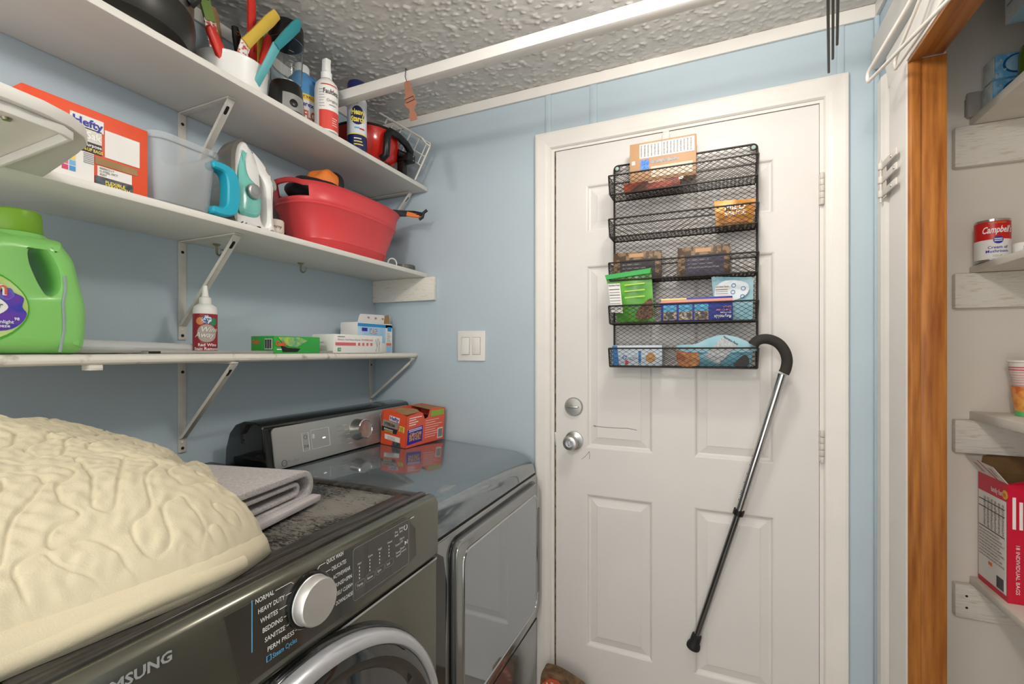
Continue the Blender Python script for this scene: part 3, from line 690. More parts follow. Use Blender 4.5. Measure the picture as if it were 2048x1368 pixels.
prism('control_pod', [(0.0, 0.10), (0.05, 0.10), (0.06, 0.22), (-0.01, 0.235)], lambda p, q, d: (C[0] + .139 + d, C[1] - .045 + p, ZT + q), 0, .012, M_SILVER, pc, bevel=.003)

# white round crock with utensils
M_CROCK = mat('glossy white ceramic', 'efede9', .25, var=.006)
K = (-1.192, 0.835, ZT)
ck = thing('utensil_crock', 'wide white round tub of kitchen utensils on the top shelf', 'crock', K)
lathe('bowl', [(0, 0.0), (0.078, 0.0), (0.083, 0.004), (0.087, 0.080), (0.0885, 0.086), (0.087, 0.089), (0.084, 0.087), (0.081, 0.08), (0.078, 0.008), (0, 0.006)], K, M_CROCK, ck, seg=56, close=False)
def blade(name, pts, w, th, m, parent, world=True):
    """flat handle: path with widths, in its own plane facing +X"""
    v = []; f = []; n = len(pts)
    for i, p in enumerate(pts):
        p = Vector(p); t = (Vector(pts[min(i + 1, n - 1)]) - Vector(pts[max(i - 1, 0)])).normalized()
        s = t.cross(Vector((1, 0, 0.0))).normalized(); nrm = s.cross(t); ww = w[i] if isinstance(w, (list, tuple)) else w; tt = th[i] if isinstance(th, (list, tuple)) else th
        for k in range(8):
            a_ = 2 * PI * (k + .5) / 8; cx_, cy_ = math.cos(a_), math.sin(a_)
            cx_ = math.copysign(abs(cx_) ** .6, cx_); cy_ = math.copysign(abs(cy_) ** .6, cy_)
            v.append(tuple(p + s * cx_ * ww / 2 + nrm * cy_ * tt / 2))
    for i in range(n - 1):
        for k in range(8): f.append((i * 8 + k, i * 8 + (k + 1) % 8, i * 8 + 8 + (k + 1) % 8, i * 8 + 8 + k))
    f.append(tuple(range(8))); f.append(tuple((n - 1) * 8 + k for k in range(8)))
    return obj(name, v, f, m, parent, smooth=True, angle=50)
M_RED = mat('red silicone', 'd4352b', .35, var=.02); M_YLW = mat('yellow handle plastic', 'd9b64a', .4, var=.03)
M_TEAL = mat('teal handle plastic', '2f8a93', .4, var=.02); M_WOODS = mat('bare wood', 'b08a60', .6, var=.08, vscale=30, stretch=(1, 1, .2))
M_FLORAL = mat('red flowers on white', 'ece6e2', .4, vscale=130, col2='c4554d', lo=.44, hi=.48)
M_GRN = mat('sage green handle', '7f9a52', .4)
UG = 'utensils standing in the white tub'
def utensil(name, label, cat, parts):
    b = parts[0][1][0]
    t = thing(name, label, cat, tuple(b), UG)
    for nm, pts, w, th, m in parts: blade(nm, pts, w, th, m, t)
    return t
utensil('spatula', 'green handled spatula with red flowered neck, beside the cooker', 'spatula', [('neck', [(-1.185, .802, 2.00), (-1.185, .778, 2.115), (-1.185, .770, 2.155)], [.026, .032, .032], .006, M_FLORAL), ('handle', [(-1.185, .772, 2.150), (-1.185, .760, 2.185), (-1.185, .750, 2.24)], [.030, .030, .022], .012, M_GRN), ('tip', [(-1.178, .758, 2.195), (-1.178, .750, 2.240), (-1.178, .747, 2.255)], [.010, .016, .012], .014, M_BLACK)])
utensil('spoon', 'short fat red spoon handle leaning over the rim of the white tub', 'spoon', [('handle', [(-1.150, .790, 2.03), (-1.140, .762, 2.068), (-1.135, .742, 2.092), (-1.133, .732, 2.098)], [.026, .030, .026, .012], .016, M_RED)])
utensil('wooden_spoon', 'flat pale wooden handle standing in the white tub', 'spoon', [('handle', [(-1.225, .842, 1.995), (-1.225, .824, 2.10), (-1.225, .806, 2.205), (-1.225, .803, 2.222)], [.020, .028, .030, .018], .006, M_WOODS)])
t = thing('peeler', 'black looped handle sticking up from the white tub', 'peeler', (-1.175, .860, 2.0), UG)
blade('handle', [(-1.175, .862, 2.0), (-1.175, .848, 2.085), (-1.175, .838, 2.145), (-1.175, .831, 2.172)], [.014, .022, .026, .016], .012, M_BLACK, t)
lathe('hang_hole', [(.003, -.0070), (.006, -.0070), (.006, .0070), (.003, .0070)], (-1.175, .835, 2.155), M_CHROME, t, seg=12, M=Matrix.Rotation(PI / 2, 4, 'Y'), close=False)
utensil('tongs', 'long upright red handle, tallest in the white tub', 'tongs', [('handle', [(-1.155, .872, 1.995), (-1.155, .869, 2.09), (-1.155, .866, 2.17), (-1.155, .865, 2.262)], [.018, .023, .024, .022], .013, M_RED), ('grip_line', [(-1.148, .868, 2.12), (-1.148, .8665, 2.20)], [.003, .003], .002, mat('dark red plastic', '9a201c', .4))])
utensil('spatula', 'yellow handled spatula with flowered neck, tilted to the right', 'spatula', [('neck', [(-1.135, .812, 2.000), (-1.130, .820, 2.080), (-1.125, .8260, 2.112)], [.022, .028, .028], .006, M_FLORAL), ('handle', [(-1.125, .824, 2.108), (-1.118, .850, 2.150), (-1.112, .885, 2.205), (-1.110, .905, 2.236)], [.028, .026, .030, .026], .016, M_YLW)])
utensil('spatula', 'straight yellow handle standing behind the red handle', 'spatula', [('handle', [(-1.20, .895, 1.995), (-1.20, .908, 2.09), (-1.20, .920, 2.17), (-1.20, .930, 2.255)], [.018, .022, .024, .018], .012, M_YLW), ('ring', [(-1.196, .938, 2.185), (-1.196, .944, 2.225)], [.012, .008], .004, M_CHROME)])
utensil('knife', 'short red handle leaning right beside the teal spatula', 'knife', [('handle', [(-1.150, .892, 2.00), (-1.142, .888, 2.090), (-1.135, .899, 2.165), (-1.135, .902, 2.180)], [.018, .024, .022, .012], .014, M_RED)])
utensil('spatula', 'teal handled spatula leaning out of the white tub over the blender', 'spatula', [('blade', [(-1.112, .846, 2.010), (-1.085, .862, 2.075), (-1.073, .877, 2.123)], [.020, .022, .024], .006, mat('teal silicone', '5aa9ae', .45)), ('handle', [(-1.073, .875, 2.118), (-1.070, .905, 2.165), (-1.070, .935, 2.210), (-1.070, .945, 2.230)], [.020, .026, .028, .018], .015, M_TEAL)])

# blender
M_CLEAR = mat('clear plastic', 'f2f6f6', .04, trans=1.0, ior=1.25, var=0)
Bc = (-1.132, 0.957, ZT)
bl_ = thing('blender', 'small black and silver blender with clear jar on the top shelf', 'blender', Bc)
lathe('base', [(0, 0), (0.049, 0), (0.050, 0.004), (0.046, 0.05), (0.042, 0.085), (0.040, 0.090), (0, 0.090)], Bc, M_BLACK, bl_, seg=40, close=False)
band('silver_front', Bc, 0.0506, -0.9, 0.55, 0.004 + ZT, 0.052 + ZT, M_SILVER, bl_, n=16, r2=0.0465)
ca = math.atan2(-Bc[1], -Bc[0]) + .25
rotx = Vector((0, 0, 1)).rotation_difference(Vector((math.cos(-.3), math.sin(-.3), 0.05))).to_matrix().to_4x4()
lathe('button', [(0, 0), (0.011, 0), (0.011, 0.004), (0.008, 0.006), (0, 0.006)], (Bc[0] + .047 * math.cos(-.3), Bc[1] + .047 * math.sin(-.3), ZT + .024), M_BLACK, bl_, seg=24, M=rotx, close=False)
jr = lathe('jar', [(0.036, 0.092), (0.041, 0.10), (0.046, 0.20), (0.0465, 0.21), (0.0445, 0.21), (0.039, 0.102), (0.034, 0.094)], Bc, M_CLEAR, bl_, seg=40, close=False)
lathe('jar_content', [(0, 0.093), (0.030, 0.093), (0.031, 0.098), (0, 0.098)], Bc, M_STEEL, bl_, close=False)
for k in range(5): band('measure_mark', Bc, .0432 + k * .0005, -.55, -.25 + .1 * (k % 2), ZT + .115 + k * .014, ZT + .1162 + k * .014, M_INKG, jr, n=4)
lathe('jar_cap', [(0, 0.2105), (0.0465, 0.2105), (0.047, 0.215), (0.046, 0.258), (0.042, 0.264), (0, 0.268)], Bc, M_BLACK, bl_, seg=40, close=False)

def bottle(name, label, cat, c, parts, seg=36, sx=1.0, sy=1.0):
    t = thing(name, label, cat, c)
    for nm, pr, m in parts: lathe(nm, pr, c, m, t, seg=seg, sx=sx, sy=sy, close=False)
    return t
def face(c, r=0.0): return math.atan2(-c[1], -c[0]) + r
# blue starch jug
M_JUG = mat('sky blue bottle plastic', '5fa4dc', .35, var=.01)
J = (-1.199, 1.070, ZT)
t = bottle('starch_jug', 'sky blue jug with white cap and yellow banded label on the top shelf', 'bottle', J, [('body', [(0, 0), (.050, 0), (.054, .006), (.055, .125), (.052, .15), (.040, .175), (.026, .192), (.022, .20), (0, .20)], M_JUG), ('cap', [(0, .2005), (.024, .2005), (.0245, .222), (.022, .226), (0, .226)], M_INKW)])
fa = face(J, .1)
tube('grip', [(J[0] + .026, J[1] + .010, ZT + .188), (J[0] + .040, J[1] + .022, ZT + .180), (J[0] + .046, J[1] + .028, ZT + .16), (J[0] + .040, J[1] + .024, ZT + .142)], .009, M_JUG, t)
lb = band('label', J, .0556, fa - 1.0, fa + 1.0, ZT + .004, ZT + .118, M_INKW, t)
band('label_band', J, .0560, fa - 1.0, fa + 1.0, ZT + .100, ZT + .118, M_YEL, t)
text_cyl('GREAT VALUE', .011, M_INKR, lb, J, .0564, fa + .1, ZT + .105, bold=.02)
text_cyl('Purex', .020, M_INKB, lb, J, .0560, fa + .15, ZT + .080, bold=.02)
M_ORNG = mat('orange red print', 'd6552c', .5, var=0)
text_cyl('STA-FLO', .036, M_ORNG, lb, J, .0560, fa - .05, ZT + .042, bold=.03, width=.085)
# white spray starch
F_ = (-1.106, 1.083, ZT); fa = face(F_, .12)
M_BOTW = mat('white bottle plastic', 'ece9e4', .35, var=.01)
t = bottle('starch_spray_bottle', 'white spray bottle with coral label base and white nozzle on the top shelf', 'bottle', F_, [('body', [(0, 0), (.033, 0), (.035, .004), (.035, .135), (.032, .152), (.020, .166), (.014, .170), (0, .170)], M_BOTW), ('collar', [(0, .1705), (.0165, .1705), (.0165, .190), (.010, .194), (0, .194)], M_INKW)])
prism('nozzle', [(-.012, .194), (.012, .194), (.010, .222), (.012, .238), (-.010, .234)], lambda p, q, d: (F_[0] + d, F_[1] + p, ZT + q), -.009, .009, M_INKW, t, bevel=.003)
M_CORAL = mat('coral label', 'd9483f', .45, var=0)
lb = band('label_base', F_, .0356, fa - .75, fa + 1.2, ZT + .004, ZT + .062, M_CORAL, t)
band('label_stripe', F_, .0356, fa - .6, fa + .9, ZT + .139, ZT + .1425, M_CORAL, t, r2=.0345)
text_cyl('Faultless', .022, M_INKK, lb, F_, .0358, fa + .32, ZT + .112, bold=.01, width=.05)
text_cyl('Original', .012, M_INKG, lb, F_, .0358, fa + .42, ZT + .088, bold=.01)
band('fine_print', F_, .0358, fa + .1, fa + .75, ZT + .077, ZT + .080, M_INKG, lb, n=5)
for k in range(7): band('fine_print', F_, .0357, fa - .75, fa - .25 - .05 * (k % 3), ZT + .072 + k * .0085, ZT + .0735 + k * .0085, M_INKG, lb, n=5)
for k in range(4): band('fine_print', F_, .0359, fa + .35, fa + .9 - .06 * (k % 3), ZT + .018 + k * .007, ZT + .0195 + k * .007, M_INKW, lb, n=5)
# navy and white aerosol can
H_ = (-1.120, 1.233, ZT); fa = face(H_, .05)
M_NAVY = mat('navy label', '1d2356', .3, var=0, coat=.3)
t = bottle('starch_aerosol_can', 'white aerosol can with navy cap and yellow lettering on the top shelf', 'can', H_, [('body', [(0, 0), (.031, 0), (.0325, .003), (.0325, .178), (.030, .186), (0, .186)], mat('white can', 'e4e6ec', .3)), ('cap', [(0, .1865), (.0315, .1865), (.0315, .235), (.029, .242), (0, .242)], M_NAVY)])
lb = band('navy_foot', H_, .0329, 0, 2 * PI, ZT + .002, ZT + .056, M_NAVY, t, n=36)
band('yellow_ring', H_, .0331, 0, 2 * PI, ZT + .0555, ZT + .059, M_YEL, t, n=36)
v = []; 
for i in range(24):
    a_ = 2 * PI * i / 24; an = fa + math.cos(a_) * .72; v.append((H_[0] + .0331 * math.cos(an), H_[1] + .0331 * math.sin(an), ZT + .128 + .026 * math.sin(a_)))
P = np.zeros((9, 25, 3))
for j in range(9):
    for i in range(25):
        a_ = 2 * PI * i / 24; an = fa + math.cos(a_) * .72 * j / 8; P[j, i] = (H_[0] + .0330 * math.cos(an), H_[1] + .0330 * math.sin(an), ZT + .120 + .032 * math.sin(a_) * j / 8)
grid_obj('navy_oval', P, M_NAVY, t)
text_cyl('Heavy', .027, M_YEL, lb, H_, .0334, fa + .05, ZT + .122, bold=.035, width=.044)
text_cyl('Starch', .026, M_YEL, lb, H_, .0334, fa + .05, ZT + .098, bold=.035, width=.046)
band('fine_print', H_, .0332, fa - .45, fa - .05, ZT + .164, ZT + .168, M_INKW, band('blue_tag', H_, .0329, fa - .55, fa + .05, ZT + .160, ZT + .172, mat('mid blue print', '3a7fc4', .4, var=0), t), n=5)
for k in range(3): band('fine_print', H_, .0333, fa - .35, fa + .6 - .1 * k, ZT + .020 + k * .010, ZT + .0235 + k * .010, M_YEL if k < 2 else M_INKW, lb, n=6)
band('blue_wave', H_, .0331, fa - .3, fa + .2, ZT + .075, ZT + .080, mat('cyan print', '4fb0d8', .4, var=0), t, n=6); band('red_word', H_, .0331, fa + .2, fa + .75, ZT + .073, ZT + .078, M_INKR, t, n=6)

# red pot with black handle
M_REDP = mat('gloss red enamel', 'c62218', .18, var=.02, coat=.4)
R_ = (-1.205, 1.378, ZT)
rp_ = thing('red_pot', 'red round appliance pot with black handle and latch near the corner of the top shelf', 'pot', R_)
lathe('body', [(0, .020), (.085, .020), (.108, .045), (.122, .095), (.1245, .130), (.120, .130), (.10, .05), (0, .035)], R_, M_REDP, rp_, seg=56, close=False)
lathe('rim', [(.1235, .128), (.1275, .130), (.1275, .136), (.1235, .138), (.119, .134)], R_, M_BLACK, rp_, seg=56, close=False)
for a_ in (.1, 2.2, 4.3): lathe('foot', [(0, 0), (.014, 0), (.014, .024), (0, .024)], (R_[0] + .085 * math.cos(a_), R_[1] + .085 * math.sin(a_), ZT), M_BLACK, rp_, seg=14, close=False)
hx0 = R_[0] + .112
tube('handle', [(hx0 - .004, 1.335, ZT + .022), (hx0 + .016, 1.333, ZT + .03), (hx0 + .022, 1.333, ZT + .10), (hx0 + .024, 1.345, ZT + .118), (hx0 + .026, 1.39, ZT + .120), (hx0 + .024, 1.44, ZT + .112), (hx0 + .020, 1.475, ZT + .095), (hx0 + .012, 1.478, ZT + .08), (hx0 + .004, 1.455, ZT + .078), (hx0 - .008, 1.43, ZT + .082)], .0135, M_BLACK, rp_, seg=10)
lt = box('latch', (-1.125, -1.062), (1.445, 1.492), (ZT + .055, ZT + .085), M_BLACK, rp_, bevel=.004)
for zz in (.062, .078): lathe('rivet', [(0, 0), (.003, 0), (.002, .0015), (0, .002)], (-1.062, 1.478, ZT + zz), M_CHROME, lt, seg=10, M=Matrix.Rotation(PI / 2, 4, 'Y'), close=False)
box('latch_leg', (-1.115, -1.085), (1.445, 1.47), (ZT, ZT + .055), M_BLACK, rp_, bevel=.003)
# white wire rack behind
M_WIRE = mat('white coated wire', 'e9e4da', .4, var=.02)
wr_ = thing('wire_rack', 'white coated wire rack leaning behind the red pot', 'rack', (-1.16, 1.54, ZT))
p0, p1 = Vector((-1.229, 1.530, 2.262)), Vector((-1.010, 1.520, 2.112))
dn = Vector((-.075, 0, -.128)); ax_ = (p1 - p0).normalized()
def q(s, tt, off=0): return tuple(p0 + (p1 - p0) * s + dn * tt + Vector((0, off, 0)))
tubes('frame', [[q(0, .15), q(0, .03), q(.02, 0), q(.5, 0), q(.98, 0), q(1, .05), q(1, .6), q(1, 1.0)], [q(0.02, 0, -.05), q(.5, 0, -.05), q(.97, 0, -.05), q(1.0, .05, -.03), q(1, .06, 0)]], .0034, M_WIRE, wr_)
for tt in (.35, .6): tubes('cross_wire', [[q(.05, tt), q(1.0, tt)]], .0026, M_WIRE, wr_)
for s in (.15, .35, .55, .75, .92): tubes('rung', [[q(s, 0, -.05), q(s, 0), q(s, .6)]], .0022, M_WIRE, wr_)

# ------------------------------------------------------------------ things on the middle shelf
ZM = 1.6225
M_ORB = mat('orange red carton', 'e8542f', .45, var=.02, vscale=8)
M_ORBL = mat('coral carton side', 'e9624a', .45, var=.02, vscale=8)
M_SLV = mat('silver print', 'a8a49c', .4, .3, var=.02); M_BLK2 = mat('black label', '2b2a2e', .5, var=0)
t = carton('bag_box', 'orange carton with white paper patches beside the clear plastic bin', 'box', (-1.158, 0.488, ZM), (0.11, 0.196, 0.147), 0.0, M_ORB)
fx = 0.0555; e_y, e_z = (0, 1, 0), (0, 0, 1)
def bp(nm, y, z, w, h, m): return plate(nm, (fx, y, z), e_y, e_z, w, h, m, t, world=False)
wl = bp('white_panel', -.060, .004, .0645, .057, M_PAPER)
bp('silver_band', -.055, .082, .072, .026, M_SLV); bp('black_band', -.045, .062, .062, .020, M_BLK2)
hl = bp('logo_panel', -.032, .106, .052, .024, M_PAPER)
TW = dict(world=False)
def bt(s, y, z, size, m, off=.0008, **k): text(s, size, m, t, (fx + off, y, z), e_y, e_z, world=False, **k)
bt('Hefty', -.029, .1105, .021, M_INKB, bold=.03, width=.047)
bt('STEELSak', -.050, .088, .019, M_INKW, bold=.025, width=.066)
bt('Multipurpose', -.028, .0735, .0085, M_INKW, bold=.02, width=.044); bt('CLEAN-UP BAGS', -.028, .0645, .0085, M_YEL, bold=.02, width=.046)
bp('white_patch', .022, .062, .060, .054, M_PAPER); bp('torn_board', .006, .044, .072, .014, M_KRAFT)
lb2 = bp('address_label', .010, .022, .058, .020, M_PAPER)
for k, s in enumerate(('00003217', 'G STEEL 30CT', '4207')): bt(s, .013, .036 - k * .006, .006, M_INKK, width=.03 if k == 1 else None)
bp('bag_picture', .006, .001, .064, .020, mat('grey bag print', '55606a', .5, vscale=120, col2='2f3338'))
bt('FLEXIBLE', .022, .010, .0085, M_YEL, off=.0012, bold=.02); bt('STRENGTH', .022, .003, .0085, M_YEL, off=.0012, bold=.02)
for k, c_ in enumerate(('8a5fb0', '4f9a62', '3a3a3a', 'f0d04a', 'e06a9a', '6db3dc', 'd23a6a', '3f8fc8')):
    bp('colour_patch', -.044 + (k % 2) * .011, .050 - (k // 2) * .011, .009, .009, mat('swatch ' + c_, c_, .5, var=0)).location.x += .0007
for k in range(6): bp('bar', -.012, .040 + k * .0035, .016, .0016, M_INKG).location.x += .0007
# clear bin with teal handle
M_BIN = mat('cloudy clear plastic', 'eef0f1', .25, trans=.8, ior=1.12, var=.01)
M_TQ = mat('turquoise plastic', '17a3bd', .32, var=.01)
bn = thing('plastic_bin', 'clear plastic bin with turquoise handle beside the iron', 'bin', (-1.175, .668, ZM))
def rr3(x0, x1, y0, y1, r, z): return [(a_, b_, z) for a_, b_ in rrect(x0, x1, y0, y1, r, 5)]
layers = [rr3(-1.250, -1.104, .606, .718, .022, ZM), rr3(-1.256, -1.098, .600, .724, .026, ZM + .008), rr3(-1.264, -1.090, .592, .736, .030, ZM + .138), rr3(-1.268, -1.086, .588, .742, .032, ZM + .140), rr3(-1.268, -1.086, .588, .742, .032, ZM + .154), rr3(-1.264, -1.090, .592, .738, .030, ZM + .156),
          rr3(-1.261, -1.093, .595, .733, .028, ZM + .138), rr3(-1.253, -1.101, .603, .721, .022, ZM + .010), ]
v = []; f = []; n = len(layers[0])
for l in layers: v += l
for k in range(len(layers) - 1): f += [(k * n + i, k * n + (i + 1) % n, k * n + n + (i + 1) % n, k * n + n + i) for i in range(n)]
f.append(tuple(range(n))); f.append(tuple((len(layers) - 1) * n + i for i in range(n)))
obj('bin', v, f, M_BIN, bn, smooth=True, angle=35)
ho = spline([(.706, 1.7560), (.742, 1.7560), (.764, 1.742), (.771, 1.715), (.771, 1.672), (.764, 1.645), (.742, 1.632), (.706, 1.632), (.706, 1.648), (.728, 1.650), (.738, 1.660), (.740, 1.685), (.740, 1.708), (.737, 1.728), (.728, 1.738), (.706, 1.740)], 3)
holed_prism('handle', [(a_ + .012, b_) for a_, b_ in ho], None, YZ, [(.003, -1.122), (0, -1.118), (0, -1.090), (.003, -1.086)], M_TQ, bn)
# steam iron
M_IRW = mat('white iron plastic', 'eceae7', .3, var=.006); M_IRT = mat('translucent sea green tank', '79c7bb', .2, var=.02, coat=.4)
IY = lambda a_, b_, d: (-1.178 + (d + 1.178) * (1.0 if b_ < 1.70 else max(.22, 1.0 - .78 * ((b_ - 1.70) / .176) ** 1.5)), .815 + (a_ - .80) * 1.2, b_)
ir = thing('steam_iron', 'white and sea green steam iron standing on its heel', 'iron', (-1.1800, .845, ZM))
body = spline([(.832, 1.872), (.845, 1.862), (.858, 1.835), (.862, 1.78), (.858, 1.71), (.860, 1.66), (.876, 1.640), (.874, ZM + .0005), (.800, ZM + .0005), (.792, 1.65), (.790, 1.73), (.796, 1.80), (.812, 1.85)], 4)
holed_prism('body', body, None, IY, [(.020, -1.2280), (.006, -1.2200), (0, -1.2050), (0, -1.1550), (.006, -1.1380), (.020, -1.1300)], M_IRW, ir)
sole = [(.832, 1.876), (.826, 1.876), (.800, 1.852), (.784, 1.80), (.778, 1.73), (.780, 1.65), (.788, 1.645), (.788, 1.73), (.795, 1.80), (.811, 1.851)]
holed_prism('soleplate', spline(sole, 3), None, IY, [(.001, -1.2360), (0, -1.2300), (0, -1.1280), (.001, -1.1220)], M_STEEL, ir)
tank = spline([(.8245, 1.842), (.812, 1.815), (.801, 1.77), (.798, 1.70), (.800, 1.662), (.838, 1.662), (.850, 1.69), (.846, 1.745), (.828, 1.765), (.822, 1.79)], 4)
holed_prism('water_tank', tank, None, IY, [(.0, -1.1500), (.0, -1.1300), (.008, -1.1235)], M_IRT, ir)
hand = spline([(.846, 1.858), (.872, 1.838), (.892, 1.805), (.902, 1.780), (.899, 1.765), (.894, 1.72), (.895, 1.665), (.902, ZM + .001), (.862, ZM + .001), (.872, 1.665), (.872, 1.72), (.872, 1.765), (.860, 1.79), (.836, 1.80), (.834, 1.83)], 4)
holed_prism('grip', hand, None, IY, [(.012, -1.2080), (.003, -1.2020), (0, -1.1900), (0, -1.1600), (.003, -1.1460), (.012, -1.1400)], M_IRW, ir)
holed_prism('thumb_pad', spline([(.893, 1.802), (.905, 1.785), (.905, 1.766), (.897, 1.760), (.886, 1.785)], 4), None, IY, [(.003, -1.1940), (0, -1.1900), (0, -1.1560), (.003, -1.1420)], mat('grey rubber', '9a9a98', .5), ir)
holed_prism('steam_button', spline([(.884, 1.822), (.892, 1.810), (.886, 1.800), (.878, 1.812)], 4), None, IY, [(.001, -1.1880), (0, -1.1800), (0, -1.1500), (.001, -1.1420)], M_SILVER, ir)
dl = lathe('dial', [(0, 0), (.020, 0), (.019, .006), (.016, .008), (0, .008)], (-1.1215, .846, 1.727), M_SILVER, ir, seg=28, M=Matrix.Rotation(PI / 2, 4, 'Y'), close=False)
lathe('dial_face', [(0, .0082), (.014, .0082), (.013, .009), (0, .009)], (-1.1215, .846, 1.727), M_INKG, dl, seg=24, M=Matrix.Rotation(PI / 2, 4, 'Y'), close=False)
lathe('heel_badge', [(0, 0), (.009, 0), (.009, .001), (0, .001)], (-1.1395, .917, 1.6345), M_INKG, ir, seg=20, M=Matrix.Rotation(PI / 2, 4, 'Y'), close=False)
# small can
Sc = (-1.20, .975, ZM)
t = bottle('spice_tin', 'small cream tin with brown label between the iron and the red tub', 'tin', Sc, [('body', [(0, 0), (.024, 0), (.025, .002), (.025, .066), (.023, .069), (0, .069)], mat('cream tin', 'e6ddcf', .4))], seg=28)
lb = band('label', Sc, .0254, face(Sc) - .9, face(Sc) + .9, ZM + .004, ZM + .030, mat('brown mottled label', 'd8c9b4', .5, vscale=180, col2='6d4a33', lo=.45, hi=.52), t)
text_cyl('Jimmy', .014, mat('brown print', '5a3a28', .5, var=0), lb, Sc, .0256, face(Sc) + .1, ZM + .043, shear=.2)
# red tub
M_TUB = mat('red tub plastic', 'd8474a', .36, var=.02, vscale=5)
tb = thing('red_tub', 'red oval plastic tub with cut out handle on the middle shelf', 'tub', (-1.20, 1.215, ZM))
tc_ = (-1.203, 1.243)
NS = 96; prof_t = [(0.0, .075, .150), (0.0, .086, .168), (.006, .092, .174), (.030, .099, .184), (.034, .1020, .1870), (.040, .1010, .1863), (.125, .121, .221), (.130, .1255, .2295), (.136, .1232, .2275), (.142, .1262, .231), (.148, .1248, .230), (.180, .130, .237), (.186, .134, .241), (.190, .138, .2445), (.1915, .1345, .2405), (.186, .1285, .2345), (.178, .1265, .2325), (.150, .121, .226), (.010, .088, .170)]
v = []; f = []
def sup(a_, ax, ay): 
    c_, s_ = math.cos(a_), math.sin(a_); return (ax * math.copysign(abs(c_) ** .72, c_), ay * math.copysign(abs(s_) ** .72, s_))
for z, ax, ay in prof_t:
    for k in range(NS):
        a_ = 2 * PI * k / NS; x, y = sup(a_, ax, ay)
        # raised handle ears at both ends
        ear = max(0, abs(math.sin(a_)) - .93) / .07; zz = z + (0.010 * ear if z > .176 else 0)
        v.append((tc_[0] + x, tc_[1] + y, ZM + zz * 1.035))
np_ = len(prof_t)
for r in range(np_ - 1):
    for k in range(NS):
        a_ = 2 * PI * (k + .5) / NS
        if -1.72 < math.atan2(math.sin(a_), math.cos(a_)) < -1.02 and r in (10, 16): continue
        f.append((r * NS + k, r * NS + (k + 1) % NS, r * NS + NS + (k + 1) % NS, r * NS + NS + k))
f.append(tuple(range(NS))); f.append(tuple((np_ - 1) * NS + k for k in range(NS)))
obj('tub', v, f, M_TUB, tb, smooth=True, angle=45)
M_TORG = mat('orange nylon', 'ea7f35', .6, var=.04); M_TBLK = mat('black nylon', '17171a', .6, var=.04)
def lump(name, c, r, m, parent, seed, n=18, squash=.6):
    rs = np.random.RandomState(seed); ph = rs.rand(6) * 6
    P = np.zeros((n + 1, n * 2, 3))
    for j in range(n + 1):
        for i in range(n * 2):
            th_, a_ = PI * j / n, 2 * PI * i / (n * 2)
            d_ = 1 + .10 * math.sin(3 * a_ + ph[0]) * math.sin(2 * th_ + ph[1]) + .06 * math.sin(5 * a_ + ph[2]) * math.sin(4 * th_ + ph[3])
            P[j, i] = (c[0] + r[0] * d_ * math.sin(th_) * math.cos(a_), c[1] + r[1] * d_ * math.sin(th_) * math.sin(a_), c[2] + r[2] * d_ * math.cos(th_))
    return grid_obj(name, P, m, parent, wrap=True)
t = thing('tool_bag', 'black and orange nylon bag peeking over the rim of the red tub', 'bag', (-1.20, 1.13, 1.80))
lump('bag_body', (-1.20, 1.135, 1.822), (.080, .105, .045), M_TBLK, t, 3)
lump('orange_flap', (-1.20, 1.170, 1.858), (.055, .062, .052), M_TORG, t, 4)
tube('black_band', arc((-1.20, 1.185, 1.856), .055, -.25, PI + .25, 14, (1, 0, 0), (0, .25, .97)), .012, M_TBLK, t, flat=.5)
t = thing('dark_cloth_bundle', 'dark brown bundle lying low in the middle of the red tub', 'cloth', (-1.20, 1.29, 1.79))
lump('bundle', (-1.20, 1.310, 1.808), (.06, .06, .03), mat('dark maroon cloth', '3a1d1c', .7), t, 8)
t = thing('nylon_strap', 'black strap with orange tab hanging out over the end of the red tub', 'strap', (-1.12, 1.44, 1.82))
blade('webbing', [(-1.175, 1.37, 1.815), (-1.145, 1.43, 1.835), (-1.10, 1.472, 1.838), (-1.068, 1.488, 1.839), (-1.036, 1.495, 1.834)], [.03, .028, .024, .022, .018], .008, M_TBLK, t)
blade('orange_tab', [(-1.090, 1.474, 1.837), (-1.066, 1.487, 1.832), (-1.042, 1.493, 1.828)], [.020, .020, .020], .010, M_TORG, t)
tube('buckle', [(-1.042, 1.488, 1.812), (-1.030, 1.492, 1.820), (-1.026, 1.494, 1.838), (-1.012, 1.497, 1.848)], .0055, M_BLACK, t)
# tape roll and pale ring beside it
Tp = (-1.135, 1.520, ZM)
t = thing('tape_roll', 'black roll of tape lying at the end of the middle shelf', 'tape', Tp)
lathe('tape', [(.026, 0), (.041, 0), (.042, .001), (.042, .0215), (.041, .0225), (.026, .0225)], Tp, mat('black tape', '2a2a2c', .35, vscale=50, col2='5a5a58', lo=.6, hi=.7), t, seg=40, close=False)
lathe('core', [(.0245, .0005), (.0258, .0005), (.0258, .022), (.0245, .022)], Tp, M_KRAFT, t, seg=32, close=False)
t = tag(tube('pale_ring', arc((-1.145, 1.455, ZM + .022), .019, 0, 2 * PI, 20, (0.35, .94, 0), (0, 0, 1))[:-1], .0028, M_BOTW, None, closed=True), 'pale plastic ring standing between the red tub and the tape', 'ring')

